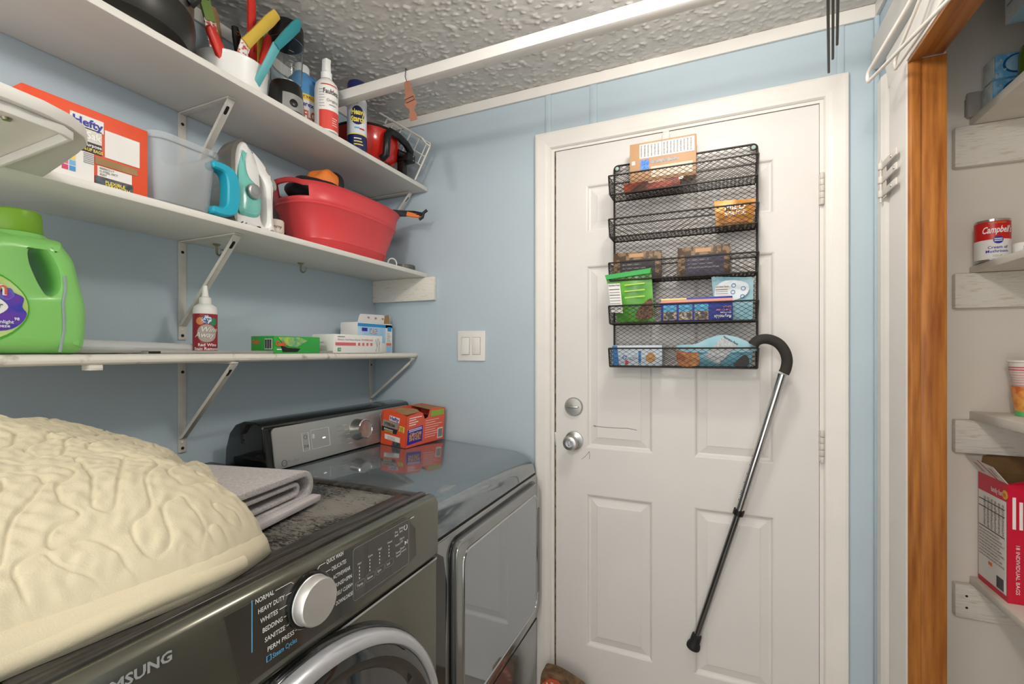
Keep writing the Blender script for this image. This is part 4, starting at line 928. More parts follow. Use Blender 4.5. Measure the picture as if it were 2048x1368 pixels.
# ------------------------------------------------------------------ things on the lowest shelf
ZL = 1.2945
M_GRNB = mat('lime green bottle plastic', '8fd673', .3, var=.015, vscale=5, coat=.15)
M_GRNC = mat('lime green cap', '7fb02f', .4, var=.02)
gb = thing('softener_bottle', 'big lime green softener bottle with handle on the lowest shelf', 'bottle', (-1.185, .405, ZL))
right = [(.452, 1.515), (.468, 1.500), (.482, 1.478), (.489, 1.449), (.494, 1.425), (.500, 1.400), (.502, 1.381), (.501, 1.335), (.498, 1.312), (.493, 1.300), (.478, ZL + .0005), (.44, ZL + .0005)]
left = [(.37, ZL + .0005), (.335, ZL + .0005), (.320, 1.300), (.314, 1.312), (.312, 1.35), (.312, 1.42), (.320, 1.465), (.340, 1.498), (.368, 1.512)]
outer = spline(right + left, 4)
hole_ = spline([(.414, 1.484), (.428, 1.486), (.441, 1.466), (.448, 1.440), (.447, 1.418), (.438, 1.407), (.430, 1.418), (.421, 1.440), (.414, 1.464)], 7)
gbb = holed_prism('body', outer, hole_, YZ, [(.028, -1.244), (.018, -1.242), (.010, -1.235), (.003, -1.222), (0, -1.204), (0, -1.166), (.003, -1.148), (.010, -1.135), (.018, -1.128), (.028, -1.126)], M_GRNB, gb)
lathe('collar', [(0, 0), (.044, 0), (.046, .006), (.040, .014), (0, .014)], (-1.185, .412, 1.504), M_GRNB, gb, seg=40, close=False)
lathe('cap', [(0, 0), (.034, 0), (.036, .003), (.034, .040), (.031, .043), (0, .043)], (-1.185, .412, 1.518), M_GRNC, gb, seg=48, close=False)
tube('level_stripe', [(-1.1250, .4575, 1.443), (-1.1250, .459, 1.421), (-1.1250, .4555, 1.39), (-1.1250, .457, 1.364), (-1.1250, .457, 1.34), (-1.128, .452, 1.299)], .0024, mat('grey translucent stripe', 'a3b5b3', .4), gb, flat=.4)
M_LIME = mat('green label ring', '4fae2a', .4, var=0)
lab = [(-.07, .066), (-.035, .058), (.0, .047), (.025, .022), (.034, -.004), (.030, -.030), (.012, -.054), (-.012, -.068), (-.04, -.074), (-.08, -.06)]
lc = Vector((-1.1256, .375, 1.385))
poly_plate('label_rim', spline(lab, 3), lc, (0, 1, 0), (0, 0, 1), M_LIME, gb)
poly_plate('label', [(a_ * .93, b_ * .93) for a_, b_ in spline(lab, 3)], lc + Vector((.0007, 0, 0)), (0, 1, 0), (0, 0, 1), mat('pale green label', 'cfe3a6', .45, vscale=20, col2='b4d36a'), gb)
poly_plate('flower', spline([(-.012, .010), (.004, .026), (.014, .018), (.026, .010), (.024, -.006), (.030, -.018), (.022, -.036), (.004, -.048), (-.030, -.050), (-.05, -.04), (-.03, -.012), (0, -.008)], 3), lc + Vector((.0014, 0, 0)), (0, 1, 0), (0, 0, 1), mat('purple flower print', '6b3fb0', .45, vscale=55, col2='3a3fb5', lo=.4, hi=.6), gb)
poly_plate('petals', spline([(-.006, .012), (.008, .026), (.014, .012), (.004, .004)], 3), lc + Vector((.002, 0, 0)), (0, 1, 0), (0, 0, 1), mat('blue petal print', '3f8fd0', .45, vscale=60, col2='7a3fb8'), gb)
poly_plate('cloud', spline([(-.06, -.022), (-.02, -.026), (-.004, -.020), (.006, -.008), (-.002, .004), (-.016, .012), (-.04, .012), (-.065, .008)], 3), lc + Vector((.0024, 0, 0)), (0, 1, 0), (0, 0, 1), M_INKW, gb)
poly_plate('yellow_flag', [(-.06, .05), (-.012, .046), (-.022, .062), (-.06, .066)], lc + Vector((.0014, 0, 0)), (0, 1, 0), (0, 0, 1), mat('gold print', 'e9bb2c', .45, var=0), gb)
def gt(s, y, z, size, m, **k): text(s, size, m, gb, lc + Vector((.0034, y, z)), (0, 1, 0), (0, 0, 1), **k)
gt('Gain', -.050, .014, .034, M_INKW, bold=.05, width=.054); gt('Gain', -.050, .014, .034, mat('gain orange print', 'e0683c', .45, var=0), bold=.01, width=.053, eps=.0009)
gt('fabric', -.022, .003, .008, M_LIME); gt('Softener', -.052, -.010, .015, mat('forest green print', '2f6b34', .45, var=0), bold=.01, width=.051)
gt('moonlight', -.020, -.036, .008, M_INKW, bold=.02); gt('breeze', -.014, -.043, .008, M_INKW, bold=.02); gt('98', .013, -.030, .007, M_INKW, bold=.02)
# roll of plastic film
M_FILM = mat('crinkled clear film', 'e4e5e6', .22, trans=.2, ior=1.15, var=.03, bump=.9, bscale=30, stretch=(1, .4, 1))
P = np.zeros((30, 25, 3)); rs = np.random.RandomState(5); wob = rs.rand(30, 25)
for j in range(30):
    for i in range(25):
        a_ = 2 * PI * i / 24; rr_ = .017 * (1 - .25 * j / 29) * (1 + .10 * (wob[j, i % 24] - .5)); P[j, i] = (-1.235 + rr_ * 1.7 * math.cos(a_), .50 + .29 * j / 29, ZL + .0165 * (1 - .25 * j / 29) + rr_ * .95 * math.sin(a_))
tag(grid_obj('plastic_film_roll', P, M_FILM), 'crinkled clear plastic film roll beside the green bottle', 'plastic film')
# grey steel channel lying along the shelf front
ch = thing('steel_channel', 'long flat grey metal channel lying along the front of the lowest shelf', 'metal strip', (-1.148, .90, ZL))
prism('strip', [(.600, 0), (1.262, 0), (1.258, .0075), (.606, .0075)], lambda a_, b_, d: (d, a_, ZL + b_), -1.162, -1.135, mat('dull zinc', 'a5a39d', .5, .4, var=.04), ch, bevel=.0006)
box('end_notch', (-1.1349, -1.1344), (.604, .628), (ZL + .0012, ZL + .0062), M_DARK, ch)
# dark red spray bottle
Wc = (-1.205, .772, ZL); fa = face(Wc)
M_WINE = mat('dark red label', '9c2430', .35, var=.02)
t = bottle('stain_remover_bottle', 'white pump bottle with dark red label behind the shelf bracket', 'bottle', Wc, [('body', [(0, 0), (.0255, 0), (.027, .003), (.027, .112), (.025, .121), (.016, .128), (0, .128)], M_BOTW), ('pump', [(0, .1285), (.0135, .1285), (.0135, .144), (.008, .148), (.006, .165), (.005, .176), (0, .176)], M_BOTW)], seg=32)
lb = band('label', Wc, .0274, 0, 2 * PI, ZL + .003, ZL + .102, M_WINE, t, n=36)
M_TAUPE = mat('taupe print', 'b3a59a', .5, var=0)
def disc_cyl(nm, c, r, a0, z0, rad, m, par):
    P = np.zeros((6, 21, 3))
    for j in range(6):
        for i in range(21):
            q_ = 2 * PI * i / 20; an = a0 + rad * j / 5 * math.cos(q_) / r; P[j, i] = (c[0] + r * math.cos(an), c[1] + r * math.sin(an), z0 + rad * j / 5 * math.sin(q_))
    return grid_obj(nm, P, m, par)
disc_cyl('taupe_disc', Wc, .0278, fa + .15, ZL + .052, .023, M_TAUPE, t)
disc_cyl('orange_disc', Wc, .0279, fa - .42, ZL + .083, .0095, mat('orange print', 'd98a4a', .5, var=0), t)
disc_cyl('blue_disc', Wc, .0281, fa + .12, ZL + .087, .011, mat('blue speckled print', 'e0e4ee', .5, vscale=300, col2='2d4a8c', lo=.45, hi=.5), t)
disc_cyl('green_disc', Wc, .0279, fa + .68, ZL + .082, .010, mat('green print', '2f8a60', .5, var=0), t)
text_cyl('Wine', .018, M_INKW, lb, Wc, .0283, fa + .32, ZL + .056, shear=.3); text_cyl('Away', .019, M_INKW, lb, Wc, .0283, fa - .08, ZL + .042, shear=.3)
text_cyl('Red Wine', .0105, M_INKW, lb, Wc, .0278, fa + .20, ZL + .019, bold=.025); text_cyl('Stain Remover', .0105, M_INKW, lb, Wc, .0278, fa + .20, ZL + .009, bold=.025)
# dryer sheet carton, torn open
M_GRNX = mat('bright green carton', '35a845', .4, var=.02, vscale=40)
t = carton('dryer_sheet_box', 'flat bright green carton torn open on the lowest shelf', 'box', (-1.18, 1.000, ZL), (.095, .165, .050), 0.0, M_GRNX)
ff = Vector((.0480, -.0825, 0)); ey, ez = (0, 1, 0), (0, 0, 1); exm = (1, 0, 0)
poly_plate('torn_hole', [(.020, .024), (.045, .016), (.090, .014), (.078, .004), (.028, .004)], ff + Vector((.0002, 0, 0)), ey, ez, M_DARK, t, world=False)
poly_plate('torn_flap', [(.012, .046), (.085, .048), (.115, .038), (.075, .018), (.050, .020), (.026, .030)], ff + Vector((.0009, 0, 0)), ey, ez, mat('yellow green carton art', 'b7cf4a', .45, vscale=60, col2='3f9a8a'), t, world=False)
text('Gain', .019, mat('gain orange print', 'e0683c', .45, var=0), t, ff + Vector((.0015, .002, .022)), ey, ez, bold=.04, world=False)
plate('fine_print', ff + Vector((.0002, .008, .010)), ey, ez, .016, .003, M_INKW, t, world=False)
lf = Vector((-.0475, -.0830, 0))
text('Gain', .017, mat('gain orange print', 'e0683c', .45, var=0), t, lf + Vector((.006, 0, .028)), exm, ez, bold=.04, world=False)
bc = plate('barcode_field', lf + Vector((.058, 0, .012)), exm, ez, .030, .030, M_PAPER, t, world=False)
for k in range(8): plate('bar', lf + Vector((.060 + k * .0034, -.0007, .014)), exm, ez, .0016 if k % 3 else .0024, .026, M_INKK, bc, world=False)
for k in range(3): plate('fine_print', lf + Vector((.008, 0, .008 + k * .006)), exm, ez, .03, .002, M_LIME, t, world=False)
# exam glove carton
t = carton('glove_box', 'white carton of vinyl gloves with pink stripe on the lowest shelf', 'box', (-1.178, 1.258, ZL), (.098, .238, .063), 0.0, M_PAPER)
ff = Vector((.0495, -.119, 0)); M_PINK = mat('pink red print', 'd9686b', .5, var=0)
for k in range(9): plate('stripe', ff + Vector((0, .004 + k * .021, .026)), ey, ez, .021 if k < 4 else .010, .010, M_PINK, t, world=False)
text('Stretch Vinyl Exam Gloves', .009, M_INKG, t, ff + Vector((.0004, .014, .043)), ey, ez, world=False, width=.105); text('POWDER-FREE', .009, M_PINK, t, ff + Vector((.0004, .125, .043)), ey, ez, world=False)
plate('fine_print', ff + Vector((0, .014, .054)), ey, ez, .032, .0025, M_INKG, t, world=False)
plate('green_square', ff + Vector((0, .014, .006)), ey, ez, .014, .012, mat('green square print', '3f9a5a', .5, var=0), t, world=False); text('M', .011, M_INKW, t, ff + Vector((.0012, .017, .008)), ey, ez, world=False)
tubes('hand_outline', [[tuple(ff + Vector((.0004, y, z))) for y, z in ((.200, .006), (.208, .022), (.202, .038), (.200, .050))], [tuple(ff + Vector((.0004, y, z))) for y, z in ((.208, .022), (.210, .054))], [tuple(ff + Vector((.0004, y, z))) for y, z in ((.218, .006), (.219, .030), (.216, .052))], [tuple(ff + Vector((.0004, y, z))) for y, z in ((.219, .028), (.224, .042))]], .0005, M_INKG, t, seg=4, world=False)
text('Exam Gloves', .008, M_INKG, t, (-.040, -.1195, .034), exm, ez, world=False)
# tall blue and white carton with an open lid
t = carton('liner_box', 'tall blue and white carton with open flap in the corner of the lowest shelf', 'box', (-1.268, 1.455, ZL), (.085, .205, .118), 0.0, M_PAPER)
ff = Vector((.0430, -.1025, 0))
plate('blue_field', ff + Vector((0, .0, .040)), ey, ez, .160, .070, mat('sky gradient print', 'bcd9ec', .45, vscale=6, col2='4fa5d6', lo=.3, hi=.6), t, world=False)
plate('blue_bar', ff + Vector((.0006, 0, .102)), ey, ez, .205, .012, mat('strong blue print', '2a8fcc', .45, var=0), t, world=False)
plate('navy_tag', ff + Vector((.0008, .022, .084)), ey, ez, .030, .013, M_INKB, t, world=False)
for k, c_ in enumerate(('5f88b0', 'd0664a', '6a74a8')): plate('icon', ff + Vector((.0008, .066 + k * .016, .074)), ey, ez, .011, .022, mat('icon ' + c_, c_, .5, vscale=300, col2='e8e8e8', lo=.45, hi=.5), t, world=False)
plate('side_panel', ff + Vector((.0006, .160, .0)), ey, ez, .040, .118, M_PAPER, t, world=False)
plate('side_blue', ff + Vector((.0010, .172, .088)), ey, ez, .024, .018, mat('strong blue print', '2a8fcc', .45, var=0), t, world=False)
plate('side_orange', ff + Vector((.0012, .164, .030)), ey, ez, .032, .010, mat('orange band print', 'e07a4a', .5, var=0), t, world=False)
plate('side_pale', ff + Vector((.0010, .164, .002)), ey, ez, .034, .028, mat('pale blue print', '9cc4e6', .5, var=0), t, world=False)
for k in range(6): plate('fine_print', ff + Vector((.0012, .168, .044 + k * .007)), ey, ez, .024 - .004 * (k % 3), .002, M_INKG, t, world=False)
prism('open_flap', [(0, 0), (.150, 0), (.146, .028), (.140, .034), (.006, .030), (.002, .022)], lambda a_, b_, d: (.043 + b_ * .25 + d, -.1025 + a_, .118 + b_), -.0008, .0, M_PAPER, t, world=False)
for k in range(3): lathe('flap_hole', [(0, 0), (.006, 0), (.006, .0004), (0, .0004)], (.0485, -.050 + k * .042, .139), M_KRAFT, t, seg=16, M=Matrix.Rotation(PI / 2 - .25, 4, 'Y'), world=False, close=False)
prism('brown_flap', [(0, 0), (.050, 0), (.048, .034), (.038, .040), (.008, .028)], lambda a_, b_, d: (.035 + d, .045 + a_, .118 + b_), -.0008, .0, M_KRAFT, t, world=False)
prism('white_flap', [(0, 0), (.030, 0), (.030, .036), (.004, .036)], lambda a_, b_, d: (.030 + d, .072 + a_, .118 + b_), -.0008, .0, M_PAPER, t, world=False)

# ------------------------------------------------------------------ quilt and towel on the washer
M_QUILT = mat('cream quilt cotton', 'cfc3a6', .8, var=.03, vscale=5, bump=.25, bscale=500, sheen=.2)
qt = thing('bedspread', 'rumpled cream quilted bedspread heaped on the washer', 'bedspread', (-.95, .33, .985))
bnd = [(-.628, .497), (-.602, .40), (-.612, .28), (-.622, .20), (-.625, .05), (-.66, -.05), (-.95, -.10), (-1.27, -.02), (-1.31, .2), (-1.31, .45), (-1.27, .64), (-1.14, .71), (-1.02, .698), (-.90, .640), (-.79, .572), (-.70, .540), (-.655, .520)]
bs_ = spline(bnd, 10); ctr = np.array([-1.0, .28])
ang = np.array([math.atan2(p_[1] - ctr[1], p_[0] - ctr[0]) for p_ in bs_]); rad = np.array([math.hypot(p_[1] - ctr[1], p_[0] - ctr[0]) for p_ in bs_])
o_ = np.argsort(ang); ang, rad = ang[o_], rad[o_]
NA, NR = 1400, 380
TH = np.linspace(-PI, PI, NA, endpoint=False); RB = np.interp(TH, np.concatenate([ang - 2 * PI, ang, ang + 2 * PI]), np.concatenate([rad, rad, rad]))
def hmax(y): return np.interp(y, [-.2, .30, .42, .47, .55, .62, .70], [.190, .190, .182, .172, .145, .105, .055])
def quilt_layer(name, scale, zadd, edge, quilted, seed, NA=1400, NR=380):
    TH = np.linspace(-PI, PI, NA, endpoint=False); RB = np.interp(TH, np.concatenate([ang - 2 * PI, ang, ang + 2 * PI]), np.concatenate([rad, rad, rad]))
    T = np.linspace(0.02, 1.0, NR); TT, AA = np.meshgrid(T, TH, indexing='ij')
    R_ = RB[None, :] * scale(TH)[None, :]
    Xq = ctr[0] + R_ * TT * np.cos(AA); Yq = ctr[1] + R_ * TT * np.sin(AA)
    d = R_ * (1 - TT)                      # distance from the hem
    H = hmax(Yq) - .02
    base = (1.0 if quilted else .28) * H * (1 - np.exp(-(d / .13) ** 1.05)) / (1 - math.exp(-(.42 / .13) ** 1.05))
    Z = .985 + zadd + base + edge * np.sqrt(np.clip(1 - np.clip(1 - d / .03, 0, 1) ** 2, 0, 1))
    # soft folds
    Z += .010 * np.sin(14 * Yq + 9 * Xq + 1) * np.clip(d / .1, 0, 1) + .007 * np.sin(26 * Xq - 15 * Yq) * np.clip(d / .1, 0, 1)
    fold = (Xq + .93) * .55 + (Yq - .55) * .83
    Z -= .016 * np.exp(-(fold / .014) ** 2) * np.clip((-.78 - Xq) / .1, 0, 1) * np.clip(d / .05, 0, 1)
    if quilted:
        w1 = np.sin(58 * Xq + 1.9 * np.sin(52 * Yq) + 1.2 * np.sin(31 * Yq + 27 * Xq)) + np.cos(98 * Yq + 2.1 * np.sin(44 * Xq + 1.0) + seed)
        w2 = np.sin(83 * Xq + 49 * Yq + 2.4 * np.sin(39 * Yq - 24 * Xq))
        F_q = w1 + .55 * w2
        gx_ = np.gradient(F_q, axis=1); gy_ = np.gradient(F_q, axis=0); g_ = np.sqrt((gx_ / (R_ * np.maximum(TT, .05) * 2 * PI / NA)) ** 2 + (gy_ / (R_ / NR)) ** 2) + 12
        gro = np.exp(-((F_q / g_) / .0017) ** 2) * np.clip(d / .02, 0, 1)
        Z += (.0030 * (1 - gro) + .0012 * np.clip(np.abs(F_q), 0, 1) ** .7) * np.clip(d / .02, 0, 1)
        rs_ = np.random.RandomState(11)
        for _ in range(26):
            a1 = rs_.rand() * PI; k1 = 160 + 300 * rs_.rand(); Z += .00024 * np.sin(k1 * (Xq * math.cos(a1) + Yq * math.sin(a1)) + 6 * rs_.rand() + 2.0 * np.sin(37 * Xq + 29 * Yq + 6 * rs_.rand()))
    Pq = np.stack([Xq, Yq, Z], -1)
    rim = Pq[-1:].copy(); low = rim.copy(); low[..., 2] = np.maximum(rim[..., 2] - (.008 if quilted else .0), .9855); low[..., 0] = ctr[0] + (low[..., 0] - ctr[0]) * .985; low[..., 1] = ctr[1] + (low[..., 1] - ctr[1]) * .985
    Pq = np.concatenate([np.repeat(Pq[:1].mean(axis=1, keepdims=True), NA, 1), Pq, low], 0)
    return grid_obj(name, Pq, M_QUILT, qt, wrap=True)
quilt_layer('under_layer', lambda a_: np.ones_like(a_), .0, .030, False, 0, 300, 80)
def upper(a_):
    w = np.exp(-((a_ - (-.35)) / .62) ** 2); return 1.0 - .055 * w - .02
quilt_layer('quilted_top', upper, .020, .022, True, .6)
# tuck: a rolled hem below the quilted edge
hem = []
for a_ in np.linspace(-.9, .42, 40):
    r_ = np.interp(a_, TH, RB) * .975; hem.append((ctr[0] + r_ * math.cos(a_), ctr[1] + r_ * math.sin(a_), .998 + .004 * math.sin(9 * a_)))
tube('rolled_hem', hem, .012, M_QUILT, qt, seg=10)

M_TOWEL = mat('grey terry cloth', 'beb7b6', .95, var=.07, vscale=240, bump=1.0, bscale=700, sheen=.3, col2='a39c9b')
M_HEM = mat('pale grey towel hem', 'bdb6b6', .9, bump=.3, bscale=500)
tw = thing('towel', 'folded grey terry towel on the washer lid beside the bedspread', 'towel', (-.780, .728, .9850), rotz=0.20)
def ribbon(path, th):
    """closed outline around a 2d path"""
    n = len(path); L_, R2 = [], []
    for i in range(n):
        a_, b_ = Vector(path[max(0, i - 1)]), Vector(path[min(n - 1, i + 1)]); t_ = (b_ - a_).normalized(); nn = Vector((-t_.y, t_.x)) * th / 2
        L_.append(tuple(Vector(path[i]) + nn)); R2.append(tuple(Vector(path[i]) - nn))
    return L_ + R2[::-1]
def fold(name, r, zc, y_end, th, m, x0, x1, cy=-.032):
    pth = [(y_end, zc - r)] + [(cy - .02, zc - r)] + [(cy + r * math.cos(a_), zc + r * math.sin(a_)) for a_ in np.linspace(-PI / 2, PI / 2, 12)] + [(cy - .05, zc + r * 1.02), (y_end, zc + r * 1.15)]
    return prism(name, ribbon(pth, th), lambda a_, b_, d: (d, a_, b_), x0, x1, m, tw, world=False, bevel=.003, bseg=3)
fold('outer_fold', .0265, .0345, -.27, .0135, M_TOWEL, -.30, 0.0)
fold('inner_fold', .0105, .0335, -.27, .0090, M_TOWEL, -.30, -.006, cy=-.050)
prism('hem_band', [(-.27, .0005), (-.01, .0005), (-.004, .010), (-.006, .0135), (-.27, .0135)], lambda a_, b_, d: (d, a_, b_), .0005, .022, M_HEM, tw, world=False, bevel=.003)

# carton of bags on the dryer
A = Vector((-1.000, 1.344, 0)); Bp = Vector((-1.128, 1.337, 0)); Cp = Vector((-.981, 1.560, 0))
ang_ = math.atan2(Cp.y - A.y, Cp.x - A.x)
hb = thing('bag_box', 'orange carton of clean-up bags torn open on the dryer', 'box', (A.x, A.y, .9540), rotz=ang_)
hb.rotation_euler = (0, math.radians(3.4), 0); hb.rotation_euler.z = ang_ - PI / 2      # follows the slope of the deck
# local frame: y along the long side, -x the end face width, z up
wB, lB, hB = .120, .222, .128
M_IN = mat('inside cardboard', '9b7a52', .8)
M_GRNL = mat('leaf green print', '8fb844', .5, var=0)
vs = [(0, 0, 0), (0, lB, 0), (-wB, lB, 0), (-wB, 0, 0), (0, 0, hB - .012), (0, .085, hB - .004), (0, .092, hB - .030), (0, .115, hB - .034), (0, .13, hB - .012), (0, lB, hB - .004), (-wB, lB, hB - .004), (-wB, 0, hB - .004)]
def wall(name, poly, m, th=.0012):
    return obj(name, *poly, m, hb, world=False)
prism('long_side', [(0, 0), (lB, 0), (lB, hB - .004), (.150, hB + .004), (.128, hB - .004), (.118, hB - .030), (.100, hB - .034), (.088, hB - .012), (.072, hB - .004), (.0, hB - .014)], lambda a_, b_, d: (d, a_, b_), -.0012, 0, M_ORBL, hb, world=False)
prism('end_panel', [(0, 0), (-wB, 0), (-wB + .008, hB - .002), (-wB * .5, hB + .002), (0, hB - .014)], lambda a_, b_, d: (a_, d, b_), 0, .0012, M_ORB, hb, world=False)
prism('back_side', [(0, 0), (lB, 0), (lB, hB), (0, hB - .004)], lambda a_, b_, d: (d, a_, b_), -wB, -wB + .0012, M_ORBL, hb, world=False)
prism('far_end', [(0, 0), (-wB, 0), (-wB, hB), (0, hB - .004)], lambda a_, b_, d: (a_, d, b_), lB - .0012, lB, M_ORBL, hb, world=False)
box('bottom', (-wB, 0), (0, lB), (0, .0012), M_ORBL, hb, world=False)
box('plastic_bags', (-wB + .004, -.004), (.006, lB - .006), (.0014, hB - .040), M_BLACK, hb, world=False, bevel=.01)
prism('top_flap', [(-.002, 0.0), (-.002, .070), (-.035, .095), (-.06, .10), (-.09, .085), (-.108, .09), (-.108, .0)], lambda a_, b_, d: (a_, b_, hB - .008 + d + .05 * b_ - .02 * a_ * 0), 0, .0012, M_KRAFT, hb, world=False)
prism('far_flap', [(-.002, .135), (-.002, lB - .002), (-wB, lB - .002), (-wB, .16), (-.05, .145)], lambda a_, b_, d: (a_, b_, hB - .004 + d), 0, .0012, M_IN, hb, world=False)
ex_, ez_ = (1, 0, 0), (0, 0, 1)
ef = Vector((-wB, -.0003, 0))
def ep(nm, pts, m, off=0.0): return poly_plate(nm, pts, ef + Vector((0, -off, 0)), ex_, ez_, m, hb, world=False)
ep('logo_panel', [(.038, .092), (.086, .086), (.088, .104), (.040, .110)], M_PAPER)
text('Hefty', .018, M_INKB, hb, ef + Vector((.041, -.001, .0955)), (1, 0, -.12), (.12, 0, 1), bold=.03, world=False, width=.043)
ep('silver_band', [(.004, .068), (.080, .062), (.086, .084), (.010, .092)], M_SLV)
text('STEELSak', .014, M_INKK, hb, ef + Vector((.016, -.001, .0745)), (1, 0, -.1), (.1, 0, 1), bold=.02, world=False, width=.052)
ep('black_band', [(.003, .050), (.074, .044), (.080, .0615), (.004, .0675)], M_BLK2)
text('Multipurpose', .008, M_INKW, hb, ef + Vector((.016, -.001, .0570)), (1, 0, -.08), (.08, 0, 1), bold=.02, world=False, width=.042); text('CLEAN-UP BAGS', .008, M_YEL, hb, ef + Vector((.016, -.001, .0495)), (1, 0, -.08), (.08, 0, 1), bold=.02, world=False, width=.042)
ep('yellow_tag', [(.086, .056), (.110, .054), (.112, .074), (.089, .077)], M_YEL)
for k, s in enumerate(('EXTRA', 'LARGE', 'BAGS')): text(s, .0062, M_INKK, hb, ef + Vector((.0905, -.001, .0690 - k * .0065)), ex_, ez_, bold=.02, world=False, width=.017)
ep('address_label', [(.020, .022), (.092, .016), (.093, .034), (.019, .040)], M_PAPER)
for k in range(3): ep('fine_print', [(.034, .0315 - k * .0045), (.070, .0295 - k * .0045), (.070, .0310 - k * .0045), (.034, .0330 - k * .0045)], M_INKG, .0006)
ep('bag_picture', [(.054, .001), (.100, .001), (.094, .015), (.060, .017)], mat('grey bag print', '55606a', .5, vscale=120, col2='2f3338'))
sf = Vector((.0003, 0, 0)); ey_ = (0, 1, 0)
def spp(nm, pts, m, off=0.0): return poly_plate(nm, pts, sf + Vector((off, 0, 0)), ey_, ez_, m, hb, world=False)
spp('blue_panel', [(.006, .010), (.088, .014), (.090, .072), (.008, .064)], mat('deep blue print', '2a2fa5', .45, var=0))
M_PICK = mat('small bag pictures', 'e0a070', .5, vscale=160, col2='3a3a66', lo=.44, hi=.54)
for k in range(5): spp('picture', [(.016 + k * .0135, .022), (.028 + k * .0135, .0225), (.028 + k * .0135, .052), (.016 + k * .0135, .0515)], M_PICK, .0006)
for z_ in (.0555, .061): spp('white_line', [(.014, z_), (.084, z_ + .004), (.084, z_ + .0065), (.014, z_ + .0025)], M_INKW, .0006)
for k in range(4): spp('white_line', [(.014, .078 + k * .0085), (.050 + .012 * (k % 2) + .02 * (k == 3), .080 + k * .0085), (.050 + .012 * (k % 2) + .02 * (k == 3), .083 + k * .0085), (.014, .081 + k * .0085)], M_INKW)
spp('green_band', [(.135, .098), (.215, .098), (.215, .120), (.135, .120)], M_GRNL)
for k in range(8): spp('white_line', [(.105, .022 + k * .009), (.165 + .02 * (k % 3), .022 + k * .009), (.165 + .02 * (k % 3), .0235 + k * .009), (.105, .0235 + k * .009)], M_INKW)
bcp = spp('barcode_field', [(.180, .008), (.212, .008), (.212, .048), (.180, .048)], M_PAPER)
for k in range(6): spp('bar', [(.184 + k * .0045, .012), (.186 + k * .0045, .012), (.186 + k * .0045, .044), (.184 + k * .0045, .044)], M_INKK, .0006)

# ------------------------------------------------------------------ light switch
sw = thing('light_switch', 'white double rocker light switch on the blue wall', 'switch', (-.871, DY, 1.262))
M_SWP = mat('white switch plastic', 'e9e5e0', .35, var=.004)
prism('plate', rrect(-.932, -.810, 1.263, 1.381, .004, 3), XZ, DY - .0065, DY - .0003, M_SWP, sw, bevel=.002)
for k, (a_, b_) in enumerate(((-.9115, -.879), (-.8640, -.8315))):
    s_ = 1 if k == 0 else -1
    r_ = prism('rocker', [(0, 0), (.0015 + (.005 if s_ > 0 else 0.0), 0), (.003, .033), (.0015 + (.005 if s_ < 0 else 0.0), .066), (0, .066)], lambda p_, q_, d: (d, DY - .0065 - p_, 1.289 + q_), a_, b_, M_SWP, sw, bevel=.0008)
    prism('rocker_frame', [(0, 0), (1, 0), (1, 1), (0, 1)], lambda p_, q_, d: (a_ - .0015 + p_ * (b_ - a_ + .003), d, 1.2875 + q_ * .069), DY - .0068, DY - .0066, M_INKG, sw)

# ------------------------------------------------------------------ over-door rack
M_RACK = mat('dark brown wire', '2c2723', .45, .5, var=.05)
X0, X1, YB, YF = -.306, .126, 1.577, 1.497
tiers = [(1.872, 1.811), (1.731, 1.673), (1.588, 1.531), (1.448, 1.391), (1.310, 1.251)]
rk = thing('door_rack', 'dark wire mesh storage rack with five baskets hanging on the door', 'rack', (-.09, YB, 1.25))
tubes('back_frame', [('c', [(a_, YB, b_) for a_, b_ in rrect(X0, X1, 1.251, 1.932, .012, 4)])], .0034, M_RACK, rk)
def lattice(a0, a1, b0, b1, pa, pb, fn, r=.0006):
    """diamond mesh clipped to a rectangle; returns vertices and faces of thin square wires"""
    v = []; f = []; sl = pb / pa
    for sgn in (1, -1):
        lo = b0 - (a1 - a0) * sl; k = 0
        while True:
            c0 = lo + k * pb; k += 1
            if c0 > b1: break
            # b = c0 + sl*(a-a0) (sgn 1) or mirrored
            aa0, aa1 = a0, a1
            if c0 < b0: aa0 = a0 + (b0 - c0) / sl
            if c0 + (a1 - a0) * sl > b1: aa1 = a0 + (b1 - c0) / sl
            if aa1 - aa0 < .001: continue
            p = (aa0, c0 + sl * (aa0 - a0)); q_ = (aa1, c0 + sl * (aa1 - a0))
            if sgn < 0: p = (a0 + a1 - p[0], p[1]); q_ = (a0 + a1 - q_[0], q_[1])
            P_, Q_ = Vector(fn(*p, 0)), Vector(fn(*q_, 0)); nn = (Vector(fn(0, 0, 1)) - Vector(fn(0, 0, 0))).normalized()
            d_ = (Q_ - P_).normalized(); s = d_.cross(nn); n0 = len(v)
            for e in (P_, Q_):
                for w in ((1, 1), (-1, 1), (-1, -1), (1, -1)): v.append(tuple(e + s * r * w[0] + nn * r * w[1]))
            f += [(n0, n0 + 1, n0 + 5, n0 + 4), (n0 + 1, n0 + 2, n0 + 6, n0 + 5), (n0 + 2, n0 + 3, n0 + 7, n0 + 6), (n0 + 3, n0, n0 + 4, n0 + 7)]
    return v, f
def mesh_part(name, *a_, parent=None):
    v, f = lattice(*a_); o = obj(name, v, f, M_RACK, parent or rk); return o
mesh_part('back_mesh', X0, X1, 1.251, 1.932, .0215, .0135, lambda a_, b_, d: (a_, YB + d, b_))
